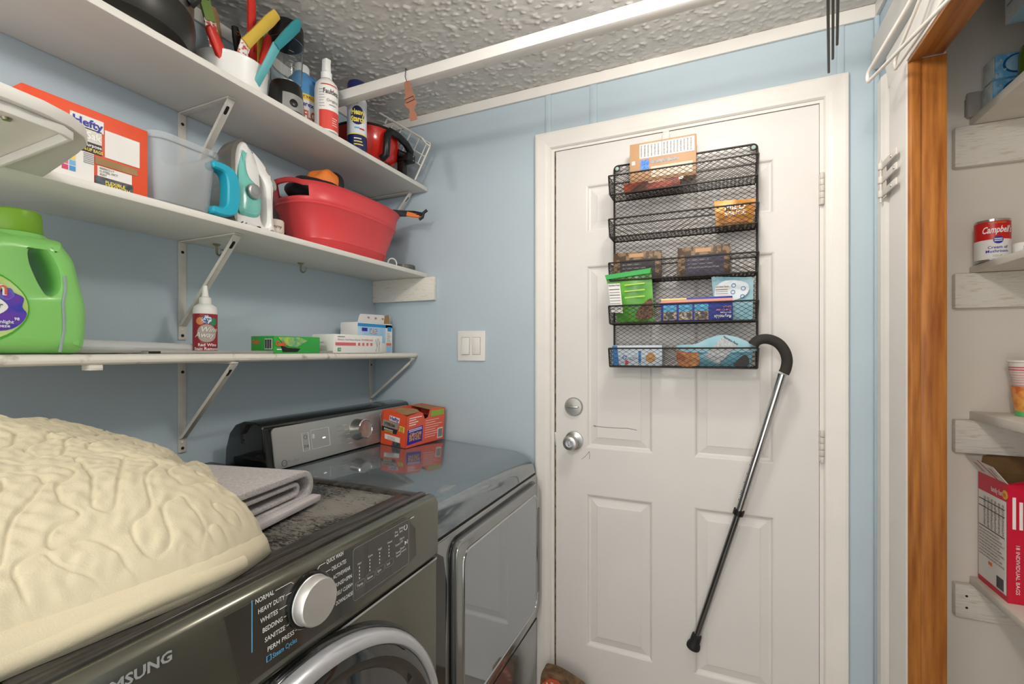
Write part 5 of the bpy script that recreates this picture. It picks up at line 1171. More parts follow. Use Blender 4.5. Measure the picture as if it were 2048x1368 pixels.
for k, (zt, zb) in enumerate(tiers):
    b = tubes('basket', [('c', [(X0 - .003, YB, zt), (X0 - .003, YF, zt), (X1 - .003, YF, zt), (X1 - .003, YB, zt)]), ('c', [(X0, YB, zb), (X0, YF + .004, zb), (X1 - .006, YF + .004, zb), (X1 - .006, YB, zb)]), [(X0 - .003, YF, zt), (X0, YF + .004, zb)], [(X1 - .003, YF, zt), (X1 - .006, YF + .004, zb)]], .0026, M_RACK, rk)
    mesh_part('front_mesh', X0, X1 - .004, zb, zt, .0215, .0135, lambda a_, b_, d: (a_, YF + .002 + d, b_), parent=b)
    mesh_part('floor_mesh', X0, X1 - .004, YF + .004, YB, .0215, .0135, lambda a_, b_, d: (a_, b_, zb + d), parent=b)
    for xx in (X0 - .001, X1 - .005): mesh_part('end_mesh', YF + .002, YB, zb, zt, .018, .0135, lambda a_, b_, d: (xx + d, a_, b_), parent=b)
for xx in (X0 + .010, X1 - .010): lathe('suction_button', [(0, 0), (.0065, 0), (.0065, .003), (.004, .005), (0, .006)], (xx, YB - .003, 1.921), mat('pale green button', 'a9c4bd', .3), lathe('button_ring', [(.0066, 0), (.0105, 0), (.0105, .003), (.0066, .004)], (xx, YB - .003, 1.921), M_RACK, rk, seg=16, M=MY, close=False), seg=16, M=MY, close=False)
hk = multi('hanging_strap', [((-.150, -.130), (1.5995, 1.601), (1.93, 2.0305)), ((-.150, -.130), (1.5995, 1.64), (2.0306, 2.0318))], M_METAL, rk)
box('strap_front', (-.150, -.130), (1.584, 1.5855), (1.90, 2.020), M_METAL, rk)

RG = None
def facing(t, x, z, nm, w, h, m, y, **k): return plate(nm, (x, y, z), (1, 0, 0), (0, 0, 1), w, h, m, t, **k)
def ftext(t, s, x, z, size, m, y, **k): text(s, size, m, t, (x, y, z), (1, 0, 0), (0, 0, 1), **k)
# kraft carton, tier 1
def kbox(name, label, cat, x, y, z, m, bevel=.001):
    t = thing(name, label, cat, ((x[0] + x[1]) / 2, (y[0] + y[1]) / 2, z[0])); box('carton', x, y, z, m, t, bevel=bevel); return t
M_KR2 = mat('tan carton', 'c49a73', .55, var=.02)
t = kbox('food_box', 'tall tan carton with nutrition panel in the top basket of the door rack', 'box', (-.247, -.045), (1.532, 1.566), (1.850, 1.977), M_KR2)
yf = 1.5317
facing(t, -.216, 1.925, 'nutrition_panel', .068, .046, M_PAPER, yf); facing(t, -.146, 1.925, 'nutrition_panel', .096, .046, M_PAPER, yf)
for k in range(6): facing(t, -.212 + k * .0105, 1.929, 'print_column', .0045, .038, mat('fine grey print', 'b9b6b2', .5, vscale=300, col2='8a8886'), yf - .0007)
for k in range(9): facing(t, -.142 + k * .0100, 1.929, 'print_column', .0045, .038, MATS['fine grey print'], yf - .0007)
facing(t, -.213, 1.888, 'blue_tag', .027, .032, mat('bright blue print', '2d6fd2', .5, vscale=200, col2='6f9ce0'), yf)
facing(t, -.182, 1.905, 'pale_lines', .085, .010, MATS['fine grey print'], yf); facing(t, -.180, 1.860, 'cream_panel', .125, .035, mat('cream print', 'e3cfb8', .5), yf)
facing(t, -.240, 1.908, 'recycle_mark', .010, .012, M_PAPER, yf)
# dark food carton lying in tier 1
t = kbox('food_box', 'red and brown flat carton lying in the top basket of the door rack', 'box', (-.262, -.090), (1.506, 1.530), (1.8145, 1.842), mat('red brown food print', 'a8442c', .45, vscale=30, col2='4a2418', lo=.4, hi=.6))
facing(t, -.185, 1.834, 'cream_word', .05, .006, mat('cream word', 'e6cfa0', .5, vscale=300, col2='a8442c', lo=.45, hi=.5), 1.5057)
facing(t, -.095, 1.833, 'white_corner', .014, .008, M_PAPER, 1.5057)
# sauce packet, tier 2
M_GOLD = mat('gold foil print', 'c88a2c', .35, .15, var=.06, vscale=25, col2='9a6318')
t = pouch('sauce_packet', 'gold sauce packet with silver lettering in the second basket', 'packet', ((.012, 1.538, 1.677), (.112, 1.538, 1.677), (.120, 1.545, 1.757), (.006, 1.545, 1.763)), .012, M_GOLD, seed=2)
M_SIL2 = mat('silver lettering', 'cfcac3', .35, .3, var=0)
ftext(t, 'MILD', .034, 1.728, .022, M_SIL2, 1.5300, bold=.02, width=.056); ftext(t, 'SAUCE', .034, 1.710, .018, M_SIL2, 1.5290, bold=.02, width=.058)
facing(t, .028, 1.688, 'faint_word', .070, .008, mat('dark orange word', 'b06a22', .4, var=0), 1.5305)
# two patterned brown bars, tier 3
M_LEAF = mat('brown leaf pattern', '8a6f52', .5, vscale=70, col2='4d3a2a', lo=.46, hi=.54)
for x0_, x1_, lb_, pc_ in ((-.303, -.150, 'brown leaf patterned packet at the left of the third basket', '2f2a2c'), (-.100, .050, 'brown leaf patterned packet with purple panel at the right of the third basket', '3c3358')):
    t = kbox('seasoning_packet', lb_, 'packet', (x0_, x1_), (1.546, 1.560), (1.5345, 1.628), M_LEAF)
    facing(t, x0_ + .022, 1.540, 'dark_panel', .112, .062, mat('panel ' + pc_, pc_, .45, vscale=60, col2='1f1b1e'), 1.5457)
    facing(t, x0_ + .052, 1.610, 'title_bar', .045, .012, M_KR2, 1.5457)
    for k in range(3): facing(t, x0_ + .030, 1.560 + k * .012, 'print_line', .09 - .015 * k, .005, mat('dim print', '6f6a72', .5, var=0), 1.5449)
# green pouch, tier 4
t = pouch('salad_pouch', 'bright green pouch with nutrition panel leaning out of the fourth basket', 'pouch', ((-.283, 1.520, 1.396), (-.168, 1.520, 1.396), (-.176, 1.504, 1.564), (-.322, 1.504, 1.551)), .022, mat('bright green film', '6cb33a', .3, vscale=14, col2='3c8a2c'), seed=5)
def lean(x, z, off=0.0): 
    q_ = (z - 1.396) / .16; return (x, 1.520 - .016 * q_ - .0125 - off, z)
def lp(nm, pts, m, off=0.0):
    v = [lean(x, z, off) for x, z in pts]; n = len(v); v2 = [(p_[0], p_[1] - .0005, p_[2]) for p_ in v]
    return obj(nm, v + v2, [tuple(range(n)), tuple(range(2 * n - 1, n - 1, -1))] + [(i, (i + 1) % n, (i + 1) % n + n, i + n) for i in range(n)], m, t)
lp('top_band', [(-.317, 1.535), (-.178, 1.547), (-.177, 1.562), (-.321, 1.549)], mat('kelly green film', '2aa94a', .35, var=0), -.004)
lp('nutrition_panel', [(-.302, 1.428), (-.264, 1.424), (-.272, 1.520), (-.311, 1.520)], M_PAPER)
text('Nutrition Facts', .0075, M_INKK, t, lean(-.309, 1.512, .0012), (1, 0, 0), (0, 0, 1), bold=.02, width=.036)
for k in range(8): lp('print_line', [(-.307 + k * .0006, 1.502 - k * .009), (-.274 + k * .0006, 1.502 - k * .009), (-.274 + k * .0006, 1.500 - k * .009), (-.307 + k * .0006, 1.500 - k * .009)], M_INKK if k in (0, 2) else M_INKG, .0008)
lp('food_picture', spline([(-.222, 1.425), (-.205, 1.448), (-.176, 1.468), (-.172, 1.44), (-.172, 1.412), (-.20, 1.402), (-.220, 1.408)], 3), mat('salad photo print', '8a5a3c', .5, vscale=160, col2='3f2a1c', lo=.4, hi=.6))
for k in range(3): lp('yellow_lines', [(-.258, 1.515 - k * .02), (-.195, 1.518 - k * .02), (-.195, 1.514 - k * .02), (-.258, 1.511 - k * .02)], mat('pale green lines', 'b8d65a', .5, var=0))
# blue liner carton, tier 4
M_BLU = mat('royal blue carton', '26389c', .4, var=.01)
t = kbox('liner_box', 'royal blue carton with pot pictures standing upside down in the fourth basket', 'box', (-.147, .056), (1.512, 1.548), (1.3945, 1.466), M_BLU)
facing(t, -.147, 1.449, 'pink_bar', .203, .011, mat('salmon print', 'e69a8a', .5, var=0), 1.5117); facing(t, -.147, 1.4605, 'white_bar', .075, .005, mat('pale yellow print', 'e6dc8a', .5, var=0), 1.5117)
M_POT = mat('pot picture print', '4a4644', .4, vscale=90, col2='c9b8a6', lo=.40, hi=.5); M_SKY = mat('sky blue print', '58b6e4', .45, var=0)
for k in range(3):
    p_ = facing(t, -.140 + k * .0455, 1.3975, 'picture', .039, .047, mat('tan table print', 'b89a78', .5), 1.5117)
    facing(p_, -.140 + k * .0455, 1.424, 'picture_sky', .039, .0205, M_SKY, 1.5109)
    poly_plate('picture_pot', spline([(.002, .010), (.006, .003), (.030, .003), (.035, .010), (.033, .024), (.004, .024)], 3), (-.140 + k * .0455, 1.5107, 1.3975), (1, 0, 0), (0, 0, 1), M_POT, p_)
for s, x, z, sz, m_, w in (('Reynolds', .053, 1.410, .014, M_INKW, .046), ('KITCHENS', .053, 1.419, .006, M_INKW, .030), ('Slow Cooker', .053, 1.428, .010, mat('salmon print', 'e69a8a', .5, var=0), .042), ('Liners', .053, 1.437, .010, MATS['salmon print'], .022)):
    text(s, sz, m_, t, (x, 1.5115, z), (-1, 0, 0), (0, 0, -1), width=w, bold=.015)
# pale blue pouch, tier 4
M_PB = mat('pale blue film', 'a9cdd8', .3, var=.03, vscale=10, col2='7fb4c4'); M_PBK = MATS['pale blue film']
t = pouch('snack_pouch', 'pale blue pouch with round marks at the right end of the fourth basket', 'pouch', ((.010, 1.556, 1.396), (.112, 1.556, 1.396), (.114, 1.548, 1.522), (-.002, 1.548, 1.532)), .014, M_PB, seed=9)
poly_plate('white_swirl', spline([(.010, .062), (.040, .055), (.085, .068), (.102, .090), (.092, .112), (.05, .121), (.02, .112), (.008, .09)], 3), (.0, 1.5415, 1.396), (1, 0, 0), (0, 0, 1), mat('white blue print', 'dfe8ea', .4, var=0), t)
facing(t, .008, 1.472, 'nutrition_panel', .040, .030, M_PAPER, 1.5408); ftext(t, 'Nutrition Facts', .009, 1.496, .006, M_INKK, 1.5401, width=.037, bold=.02)
for k in range(3): facing(t, .010, 1.476 + k * .006, 'print_line', .034, .0016, M_INKK if k == 2 else M_INKG, 1.5401)
for (x, z) in ((.060, 1.500), (.086, 1.490), (.058, 1.480), (.084, 1.466)):
    v, f = tube_vf([(x + .0055 * math.cos(a_), 1.5398, z + .0055 * math.sin(a_)) for a_ in np.linspace(0, 2 * PI, 14)[:-1]], .0011, 4, True); obj('round_mark', v, f, mat('marine blue print', '2b62a8', .45, var=0), t)
# tier 5: white carton and aqua pouch
t = kbox('snack_box', 'white and blue carton with orange round picture in the lowest basket', 'box', (-.302, -.145), (1.522, 1.560), (1.2545, 1.320), mat('white blue carton', 'd2dbe4', .45, vscale=8, col2='bccbd9'))
poly_plate('blue_spine', [(0, .0), (.020, 0), (.014, .064), (-.002, .064)], (-.300, 1.5217, 1.2550), (1, 0, 0), (0, 0, 1), mat('spine blue', '2a74b2', .45, var=0), t)
poly_plate('orange_round', spline([(-.016, 0), (0, -.017), (.016, 0), (0, .019)], 6), (-.180, 1.5217, 1.280), (1, 0, 0), (0, 0, 1), mat('biscuit print', 'cfa06a', .5, vscale=80, col2='b37d45'), t)
facing(t, -.218, 1.262, 'blue_stripe', .008, .040, mat('spine blue', '2a74b2', .45, var=0), 1.5217)
v, f = tube_vf([(-.262 + .006 * math.cos(a_), 1.5212, 1.281 + .006 * math.sin(a_)) for a_ in np.linspace(0, 2 * PI, 14)[:-1]], .0012, 4, True); obj('ring_mark', v, f, M_INKB, t)
facing(t, -.260, 1.258, 'red_mark', .010, .012, M_INKR, 1.5217)
for k in range(3): facing(t, -.247 + k * .009, 1.272 + k * .006, 'grey_mark', .008, .003, M_INKG, 1.5217)
t = pouch('snack_pouch', 'aqua blue pouch with biscuit picture leaning over in the lowest basket', 'pouch', ((-.100, 1.535, 1.2545), (.104, 1.535, 1.2545), (.114, 1.520, 1.318), (-.098, 1.530, 1.322)), .020, mat('aqua film', '7fb6c4', .3, vscale=9, col2='4f93a8'), seed=12)
poly_plate('peaked_top', spline([(0, 0), (.05, .004), (.09, .022), (.125, .031), (.17, .022), (.212, -.004), (.205, -.02), (.02, -.02)], 4), (-.098, 1.5240, 1.319), (1, 0, 0), (0, 0, 1), M_PB, t, t=.006)
poly_plate('biscuit_picture', spline([(.0, .0), (.055, .0), (.060, .020), (.050, .050), (.0, .062)], 3), (-.096, 1.5205, 1.257), (1, 0, 0), (0, 0, 1), mat('biscuit photo', 'c98a4a', .5, vscale=40, col2='8a4522', lo=.4, hi=.6), t)
poly_plate('nutrition_panel', [(0, 0), (.040, -.022), (.092, .034), (.052, .064)], (-.022, 1.5180, 1.283), (1, 0, 0), (0, 0, 1), mat('grey white panel', 'c4c9cc', .45, vscale=200, col2='9aa0a4'), t)
text('Nutrition Facts', .009, M_INKK, t, (.030, 1.5165, 1.343), (1, 0, -.62), (.62, 0, 1), bold=.02, width=.046)
poly_plate('dark_corner', spline([(0, 0), (.034, .0), (.040, .02), (.028, .034), (.004, .012)], 3), (.060, 1.5175, 1.2565), (1, 0, 0), (0, 0, 1), M_BLACK, t)

# ------------------------------------------------------------------ walking cane hooked on the rack
cn = thing('walking_cane', 'chrome walking cane with black foam handle hooked on the door rack', 'cane', (-.053, 1.575, .350))
top = Vector((.186, 1.520, 1.235)); bot = Vector((-.046, 1.585, .385)); cl = Vector((.074, 1.5515, .812))
hdl = [(.110, 1.500, 1.318), (.118, 1.500, 1.330), (.135, 1.504, 1.336), (.155, 1.508, 1.334), (.176, 1.512, 1.322), (.191, 1.515, 1.300), (.197, 1.518, 1.275), (.194, 1.520, 1.250), (.189, 1.520, 1.238)]
tube('foam_grip', spline(hdl, 4, closed=False), .0145, mat('dark grey foam', '35332f', .85, bump=.3, bscale=600), cn, seg=14)
tube('upper_shaft', [tuple(top), tuple(cl)], .0115, M_CHROME, cn, seg=16)
tube('lower_shaft', [tuple(cl), tuple(bot)], .0095, mat('dark chrome', '8b8d90', .1, 1.0, var=.01), cn, seg=16)
dvec = (top - bot).normalized(); rotc = Vector((0, 0, 1)).rotation_difference(dvec).to_matrix().to_4x4()
lathe('lock_collar', [(.0125, -.008), (.0155, -.008), (.0155, .008), (.0125, .008)], tuple(cl), M_BLACK, cn, seg=20, M=rotc, close=False)
lathe('rubber_tip', [(0, -.040), (.0205, -.040), (.021, -.034), (.019, -.026), (.0155, -.020), (.0145, .006), (.010, .008), (0, .008)], tuple(bot), M_BLKM, cn, seg=24, M=rotc, close=False)
for k in range(6):
    p_ = top.lerp(cl, .58 + k * .065); lathe('pin_hole', [(0, 0), (.0022, 0), (.0022, .0006), (0, .0006)], (p_.x - .0108, p_.y - .003, p_.z), M_DARK, cn, seg=8, M=Matrix.Rotation(-PI / 2, 4, 'Y'), close=False)
pb_ = top.lerp(cl, .86); lathe('spring_button', [(0, 0), (.0035, 0), (.003, .003), (0, .004)], (pb_.x - .0112, pb_.y - .002, pb_.z), M_CHROME, cn, seg=10, M=Matrix.Rotation(-PI / 2, 4, 'Y'), close=False)

# ------------------------------------------------------------------ hanging pole, tag, hangers
tag(box('clothes_pole', (LX + .0005, RX - .0222), (1.143, 1.178), (2.117, 2.150), M_WHITE, bevel=.003), 'white square wooden clothes pole below the ceiling', 'pole')
tag(box('pole_cleat', (RX - .022, RX - .0004), (.30, 1.575), (2.085, 2.165), M_WHITE, bevel=.003), 'white board along the top of the wall above the pantry door', 'board')
tg = thing('paper_tag', 'brown scalloped paper tag hanging on a string from the pole', 'tag', (-.815, 1.132, 1.985))
M_TAGP = mat('brown tag paper', 'a5705a', .7, var=.04)
out_ = [(-.006, .0), (-.010, -.012), (-.006, -.022), (-.013, -.030), (-.009, -.040), (-.015, -.048), (-.011, -.058), (-.016, -.068), (-.013, -.078), (-.007, -.084), (-.006, -.096), (-.010, -.102), (-.009, -.122), (.010, -.122), (.010, -.102), (.006, -.096), (.007, -.084), (.013, -.078), (.016, -.068), (.011, -.058), (.015, -.048), (.009, -.040), (.012, -.030), (.006, -.022), (.009, -.012), (.006, .0)]
td = Vector((.22, 0, .97)).normalized()
tgp = prism('tag_card', out_, lambda a_, b_, d: (-.836 + a_ * 1.35 - b_ * .20, 1.130 + d, 2.108 + b_), 0, .0012, M_TAGP, tg)
v, f = tube_vf([(-.836 + a_ * 1.3 - b_ * .20, 1.1292, 2.108 + b_) for a_, b_ in ((-.012, -.055), (.010, -.050), (.012, -.061), (-.010, -.066))], .0009, 4, True); obj('tag_frame', v, f, M_INKK, tg)
tube('string', [(-.836, 1.130, 2.106), (-.845, 1.134, 2.125), (-.848, 1.1405, 2.155), (-.848, 1.150, 2.1525)], .0011, M_BLKM, tg, seg=5)

def hanger(name, label, m, ctr_, dirv, w, h, r, neck, notch=True, hook=True):
    """plastic hanger lying in the vertical plane through ctr_ along dirv"""
    dv = Vector(dirv).normalized(); c = Vector(ctr_)
    t = thing(name, label, 'hanger', tuple(c + Vector((0, 0, -neck))), 'plastic clothes hangers')
    q_ = lambda a_, b_: tuple(c + dv * a_ + Vector((0, 0, b_)))
    loop = [q_(0, -neck + .085), q_(w * .25, -neck + .060), q_(w * .8, -neck + .020), q_(w * .97, -neck + .008), q_(w, -neck - .004), q_(w * .985, -neck - .014), q_(w * .93, -neck - .016), q_(w * .5, -neck - .016), q_(0, -neck - .016), q_(-w * .93, -neck - .016), q_(-w * .985, -neck - .014), q_(-w, -neck - .004), q_(-w * .97, -neck + .008), q_(-w * .8, -neck + .020), q_(-w * .25, -neck + .060)]
    tube('frame', spline(loop, 3), r, m, t, seg=8, closed=True)
    if hook: tube('hook', [q_(0, -neck + .085), q_(0, -.030)] + [q_(.020 * math.cos(a_) + .0, .0 + .020 * math.sin(a_) - .003) for a_ in np.linspace(-PI * .35, PI * 1.05, 12)], r * .75, m, t, seg=8)
    return t
M_HGK = mat('dark grey hanger plastic', '3a3935', .4, var=.03)
d1 = (.205, 1.0, 0)
hk_z = 2.150
for k, (dx, dvk) in enumerate(((0.0, (.200, 1, 0)), (.0085, (.200, 1, 0)), (.017, (.200, 1, 0)))):
    hanger('clothes_hanger', ('dark grey plastic hanger, leftmost of the dark bunch on the pole', 'dark grey plastic hanger in the middle of the dark bunch on the pole', 'dark grey plastic hanger, rightmost of the dark bunch on the pole')[k], M_HGK, (.226 + dx, 1.160, hk_z + .006), dvk, .200 - .03 * k, .1, .0030, .150 - .016 * k)
M_HGW = mat('white hanger plastic', 'e6e1d8', .35, var=.02)
hanger('clothes_hanger', 'white plastic hanger over the pantry door casing, nearer of two', M_HGW, (.385, 1.150, hk_z + .006), (-.045, .21, 0), .205, .1, .0042, .195)
hanger('clothes_hanger', 'white plastic hanger against the pantry door header, behind the other', M_HGW, (.3975, 1.155, hk_z + .006), (-.005, .21, 0), .190, .1, .0036, .180)

# ------------------------------------------------------------------ pantry shelves and cleats
M_PSH = mat('pantry shelf paint', 'e8e2d8', .5, var=.02)
zsh = [(1.893, 1.915), (1.506, 1.524), (1.120, 1.142), (.687, .706)]
lbs = ['white pantry shelf under the blue wrapped packs, highest in view', 'white pantry shelf under the soup can', 'white pantry shelf under the noodle cup', 'white pantry shelf under the red snack carton']
clb = ['rough white cleat under the pantry shelf with the blue packs', 'rough white cleat under the pantry shelf with the soup can', 'rough white cleat above the open red carton', 'rough white cleat below the red carton, lowest in the pantry']
czs = [(1.786, 1.8925), (1.414, 1.5055), (1.033, 1.1195), (.600, .6865)]
for k in range(4):
    a_, b_ = zsh[k]
    tag(box('pantry_shelf', (.625, 1.1195), (.22, DY - .0005), (a_, b_), M_PSH, bevel=.002), lbs[k], 'shelf', 'pantry shelves')
    c_, d_ = czs[k]
    t = thing('shelf_cleat', clb[k], 'board', (.85, DY - .01, c_), 'pantry shelf cleats')
    P = None
    box('board', (.589, 1.1190), (DY - .0215, DY - .0006), (c_, d_), M_CLEAT, t, bevel=.003)
    for zz in ((c_ + .028, d_ - .028) if k == 3 else ()): lathe('nail_hole', [(0, 0), (.003, 0), (.003, .0006), (0, .0006)], (.612, DY - .0215, zz), M_DARK, t, seg=8, M=MY, close=False)
tag(box('pantry_shelf', (.78, 1.1195), (.22, DY - .0005), (2.028, 2.048), M_PSH, bevel=.002), 'top pantry shelf set back under the tissue carton', 'shelf', 'pantry shelves')
# wrapped blue packs
ZP = 1.9155
M_BW = mat('blue droplet wrap', '9fcdea', .18, vscale=60, col2='6bb0de', lo=.4, hi=.6, coat=.5); M_WW = mat('pale wrap', 'd5dde0', .2, vscale=40, col2='aebfc4', coat=.4)
for k, (z0, lb_) in enumerate(((ZP, 'blue wrapped drink pack on the pantry shelf, lower of two'), (ZP + .063, 'blue wrapped drink pack on the pantry shelf, upper of two'))):
    dx = .004 * k
    t = thing('wrapped_pack', lb_, 'pack', (.72, 1.554, z0), 'blue wrapped packs')
    box('pack', (.642 + dx, .80), (1.528, 1.580), (z0, z0 + .0615), M_BW, t, bevel=.006)
    box('side_wrap', (.6405 + dx, .6425 + dx), (1.530, 1.578), (z0 + .003, z0 + .058), M_WW, t, bevel=.0008)
    yf_ = 1.5272
    for kk, (rad_, m_) in enumerate(((.024, mat('dark blue print', '1f5d94', .4, var=0)), (.020, mat('pale blue disc', 'b5d6ea', .4, vscale=90, col2='8dbfe0')))):
        poly_plate('round_logo', [(rad_ * 1.25 * math.cos(a_), rad_ * math.sin(a_)) for a_ in np.linspace(0, 2 * PI, 25)[:-1]], (.690, yf_ - .0006 * kk, z0 + .031), (1, 0, 0), (0, 0, 1), m_, t)
    for (x, z) in ((.650, .010), (.658, .045), (.665, .020), (.735, .050), (.742, .012), (.752, .034)): lathe('droplet', [(0, 0), (.0035, 0), (.0025, .0012), (0, .0018)], (x, 1.5278, z0 + z), M_WW, t, seg=8, M=MY, close=False)
M_FLM = mat('milky film', 'cfcac2', .35, trans=.4, ior=1.1, bump=.5, bscale=40)
t = thing('film_wrapped_pack', 'pale film wrapped pack behind the blue packs on the pantry shelf', 'pack', (.632, 1.591, ZP)); box('pack', (.616, .70), (1.584, 1.598), (ZP, ZP + .066), M_FLM, t, bevel=.005); box('fold', (.6145, .616), (1.586, 1.597), (ZP + .006, ZP + .050), M_FLM, t)
G_ = (.706, 1.462, ZP)
bottle('green_bottle', 'green bottle standing in front of the blue packs in the pantry', 'bottle', G_, [('body', [(0, 0), (.042, 0), (.044, .004), (.044, .080), (.040, .100), (.026, .118), (.014, .126), (.013, .132), (0, .132)], mat('green glass', '76962a', .08, trans=.5, ior=1.3)), ('cap', [(0, .1325), (.016, .1325), (.016, .150), (0, .150)], mat('dark green cap', '1f3a1a', .4))])
t = thing('tissue_box', 'pale blue carton overhanging the top pantry shelf', 'box', (.79, 1.36, 2.0485)); box('carton', (.618, .960), (1.300, 1.418), (2.0485, 2.170), mat('pale blue carton', 'a9cfe8', .4, var=.02), t, bevel=.003)
plate('blue_end', (.6178, 1.418, 2.0485), (0, -1, 0), (0, 0, 1), .118, .12, mat('white end print', 'dde6ea', .4, var=.01), t)
text('50', .030, M_INKW, t, (.6168, 1.412, 2.054), (0, -1, 0), (0, 0, 1), bold=.02)
v, f = tube_vf([(.6168, 1.395 + .010 * math.cos(a_), 2.110 + .010 * math.sin(a_)) for a_ in np.linspace(0, 2 * PI, 14)[:-1]], .0016, 4, True); obj('ring_mark', v, f, M_INKB, t)
plate('fine_print', (.6172, 1.410, 2.086), (0, -1, 0), (0, 0, 1), .03, .004, M_INKG, t)
lathe('orange_dot', [(0, 0), (.005, 0), (.005, .0006), (0, .0006)], (.645, 1.372, 2.0484), mat('orange dot', 'd98a45', .5, var=0), t, seg=14, M=Matrix.Rotation(PI, 4, 'X'), close=False)
# soup can
Cc = (.646, 1.540, 1.5245); fa = face(Cc, -.05)
sc = bottle('soup_can', 'red and white soup can at the front of the pantry shelf', 'can', Cc, [('can', [(0, 0), (.0315, 0), (.033, .002), (.0325, .004), (.0325, .098), (.0335, .100), (.0335, .102), (.031, .1025), (.030, .0995), (0, .0995)], M_CHROME)], seg=48)
M_CRED = mat('soup red label', 'cc1e1e', .35, var=.01)
lr = band('red_label', Cc, .0330, 0, 2 * PI, Cc[2] + .052, Cc[2] + .097, M_CRED, sc, n=48); band('white_label', Cc, .0330, 0, 2 * PI, Cc[2] + .004, Cc[2] + .052, M_PAPER, sc, n=48)
text_cyl("Campbell's", .023, M_INKW, lr, Cc, .0333, fa + .35, Cc[2] + .068, bold=.02, shear=.35, width=.058)
text_cyl('CONDENSED', .0055, mat('gold word', 'd9a54a', .4, var=0), lr, Cc, .0333, fa + .35, Cc[2] + .0905)
disc_cyl('blue_seal', Cc, .0334, fa + .38, Cc[2] + .050, .0095, mat('seal blue', '2a3f9c', .4, var=0), sc); [band('fine_print', Cc, .0337, fa + .16, fa + .60, Cc[2] + .047 + q_ * .0045, Cc[2] + .0492 + q_ * .0045, M_INKW, lr, n=4) for q_ in range(2)]
text_cyl('Cream of', .0095, M_INKB, lr, Cc, .0332, fa + .36, Cc[2] + .029, bold=.015); text_cyl('Mushroom', .0095, M_INKB, lr, Cc, .0332, fa + .33, Cc[2] + .0195, bold=.015); text_cyl('SOUP', .007, M_TAUPE, lr, Cc, .0332, fa + .33, Cc[2] + .009)
C2 = (.716, 1.545, 1.5245)
t = bottle('small_tin', 'low white tin with printed label beside the soup can', 'tin', C2, [('tin', [(0, 0), (.036, 0), (.037, .002), (.037, .036), (.034, .042), (0, .043)], M_PAPER)], seg=36)
for k in range(7): band('print_line', C2, .0373, face(C2) - .25, face(C2) + .35 - .08 * (k % 3), C2[2] + .010 + k * .0034, C2[2] + .0112 + k * .0034, M_INKK, t, n=6)
disc_cyl('round_mark', C2, .0373, face(C2) - .6, C2[2] + .014, .005, M_INKK, t)
# noodle cup
Nc = (.714, 1.525, 1.1425)
t = bottle('noodle_cup', 'red and white striped noodle cup stacked on an orange one in the pantry', 'cup', Nc, [('green_foot', [(0, 0), (.030, 0), (.031, .012), (0, .012)], mat('mint green plastic', '6cc07a', .4)), ('orange_cup', [(0, .0122), (.031, .0122), (.0385, .072), (0, .072)], mat('orange noodle print', 'c9622f', .45, vscale=40, col2='e0a050', lo=.45, hi=.6)), ('white_cup', [(0, .0722), (.033, .0722), (.0420, .130), (.0445, .132), (.0445, .136), (0, .137)], mat('white cup', 'e6e0da', .45))], seg=36)
for k in range(8): band('stripe', Nc, .0336 + k * .00095 + .0010, 0, 2 * PI, Nc[2] + .0745 + k * .0062, Nc[2] + .0765 + k * .0062, M_INKR if k in (6, 7) else mat('pink stripe', 'd9a09a', .45, var=0), t, n=36)
# red open carton
ZR = .7065
M_RB = mat('crimson carton', 'cf1538', .4, var=.01); M_RIN = mat('brown carton inside', '8a6a44', .85, var=.06, vscale=30, bump=.4, bscale=60)
rb = thing('snack_box', 'open crimson carton with white nutrition side on the lowest pantry shelf', 'box', (.75, 1.515, ZR))
x0_, x1_, y0_, y1_, z1_ = .640, .860, 1.460, 1.591, ZR + .280
box('left_side', (x0_, x0_ + .0012), (y0_, y1_), (ZR, z1_), M_RB, rb); box('front_side', (x0_ + .0012, x1_), (y0_, y0_ + .0012), (ZR, z1_), M_RB, rb)
box('right_side', (x1_ - .0012, x1_), (y0_ + .0012, y1_), (ZR, z1_), M_RIN, rb); box('back_side', (x0_ + .0012, x1_ - .0012), (y1_ - .0012, y1_), (ZR, z1_), M_RIN, rb); box('bottom', (x0_ + .0012, x1_ - .0012), (y0_ + .0012, y1_ - .0012), (ZR, ZR + .0012), M_RIN, rb)
box('inner_lining', (x0_ + .0014, x0_ + .0024), (y0_ + .002, y1_ - .002), (ZR + .002, z1_ - .001), M_RIN, rb)
prism('left_flap', [(0, 0), (.131, 0), (.128, .052), (.004, .046)], lambda a_, b_, d: (x0_ - b_ * .55 + d, y0_ + a_, z1_ + b_ * .80), 0, .001, M_PAPER, rb)
prism('flap_stripe', [(.040, 0), (.046, 0), (.070, .05), (.064, .05)], lambda a_, b_, d: (x0_ - b_ * .55 + d, y0_ + a_, z1_ + b_ * .80), -.0006, 0, M_INKR, rb)
prism('glue_patch', [(.02, .012), (.034, .012), (.038, .034), (.022, .036)], lambda a_, b_, d: (x0_ - b_ * .55 + d, y0_ + a_, z1_ + b_ * .80), -.0006, 0, M_TAUPE, rb); prism('glue_patch', [(.082, .010), (.098, .010), (.106, .036), (.088, .036)], lambda a_, b_, d: (x0_ - b_ * .55 + d, y0_ + a_, z1_ + b_ * .80), -.0006, 0, M_TAUPE, rb)
prism('back_flap', [(0, 0), (.215, 0), (.21, .045), (.17, .052), (.13, .045), (.05, .052), (.01, .040)], lambda a_, b_, d: (x0_ + .002 + a_, y1_ - .002 + d + b_ * .25, z1_ + b_), -.001, 0, M_RIN, rb)
prism('front_flap', [(0, 0), (.215, 0), (.20, .03), (.02, .034)], lambda a_, b_, d: (x0_ + .003 + a_, y0_ - b_ * .6 + d, z1_ + b_ * .45), 0, .001, M_RB, rb)
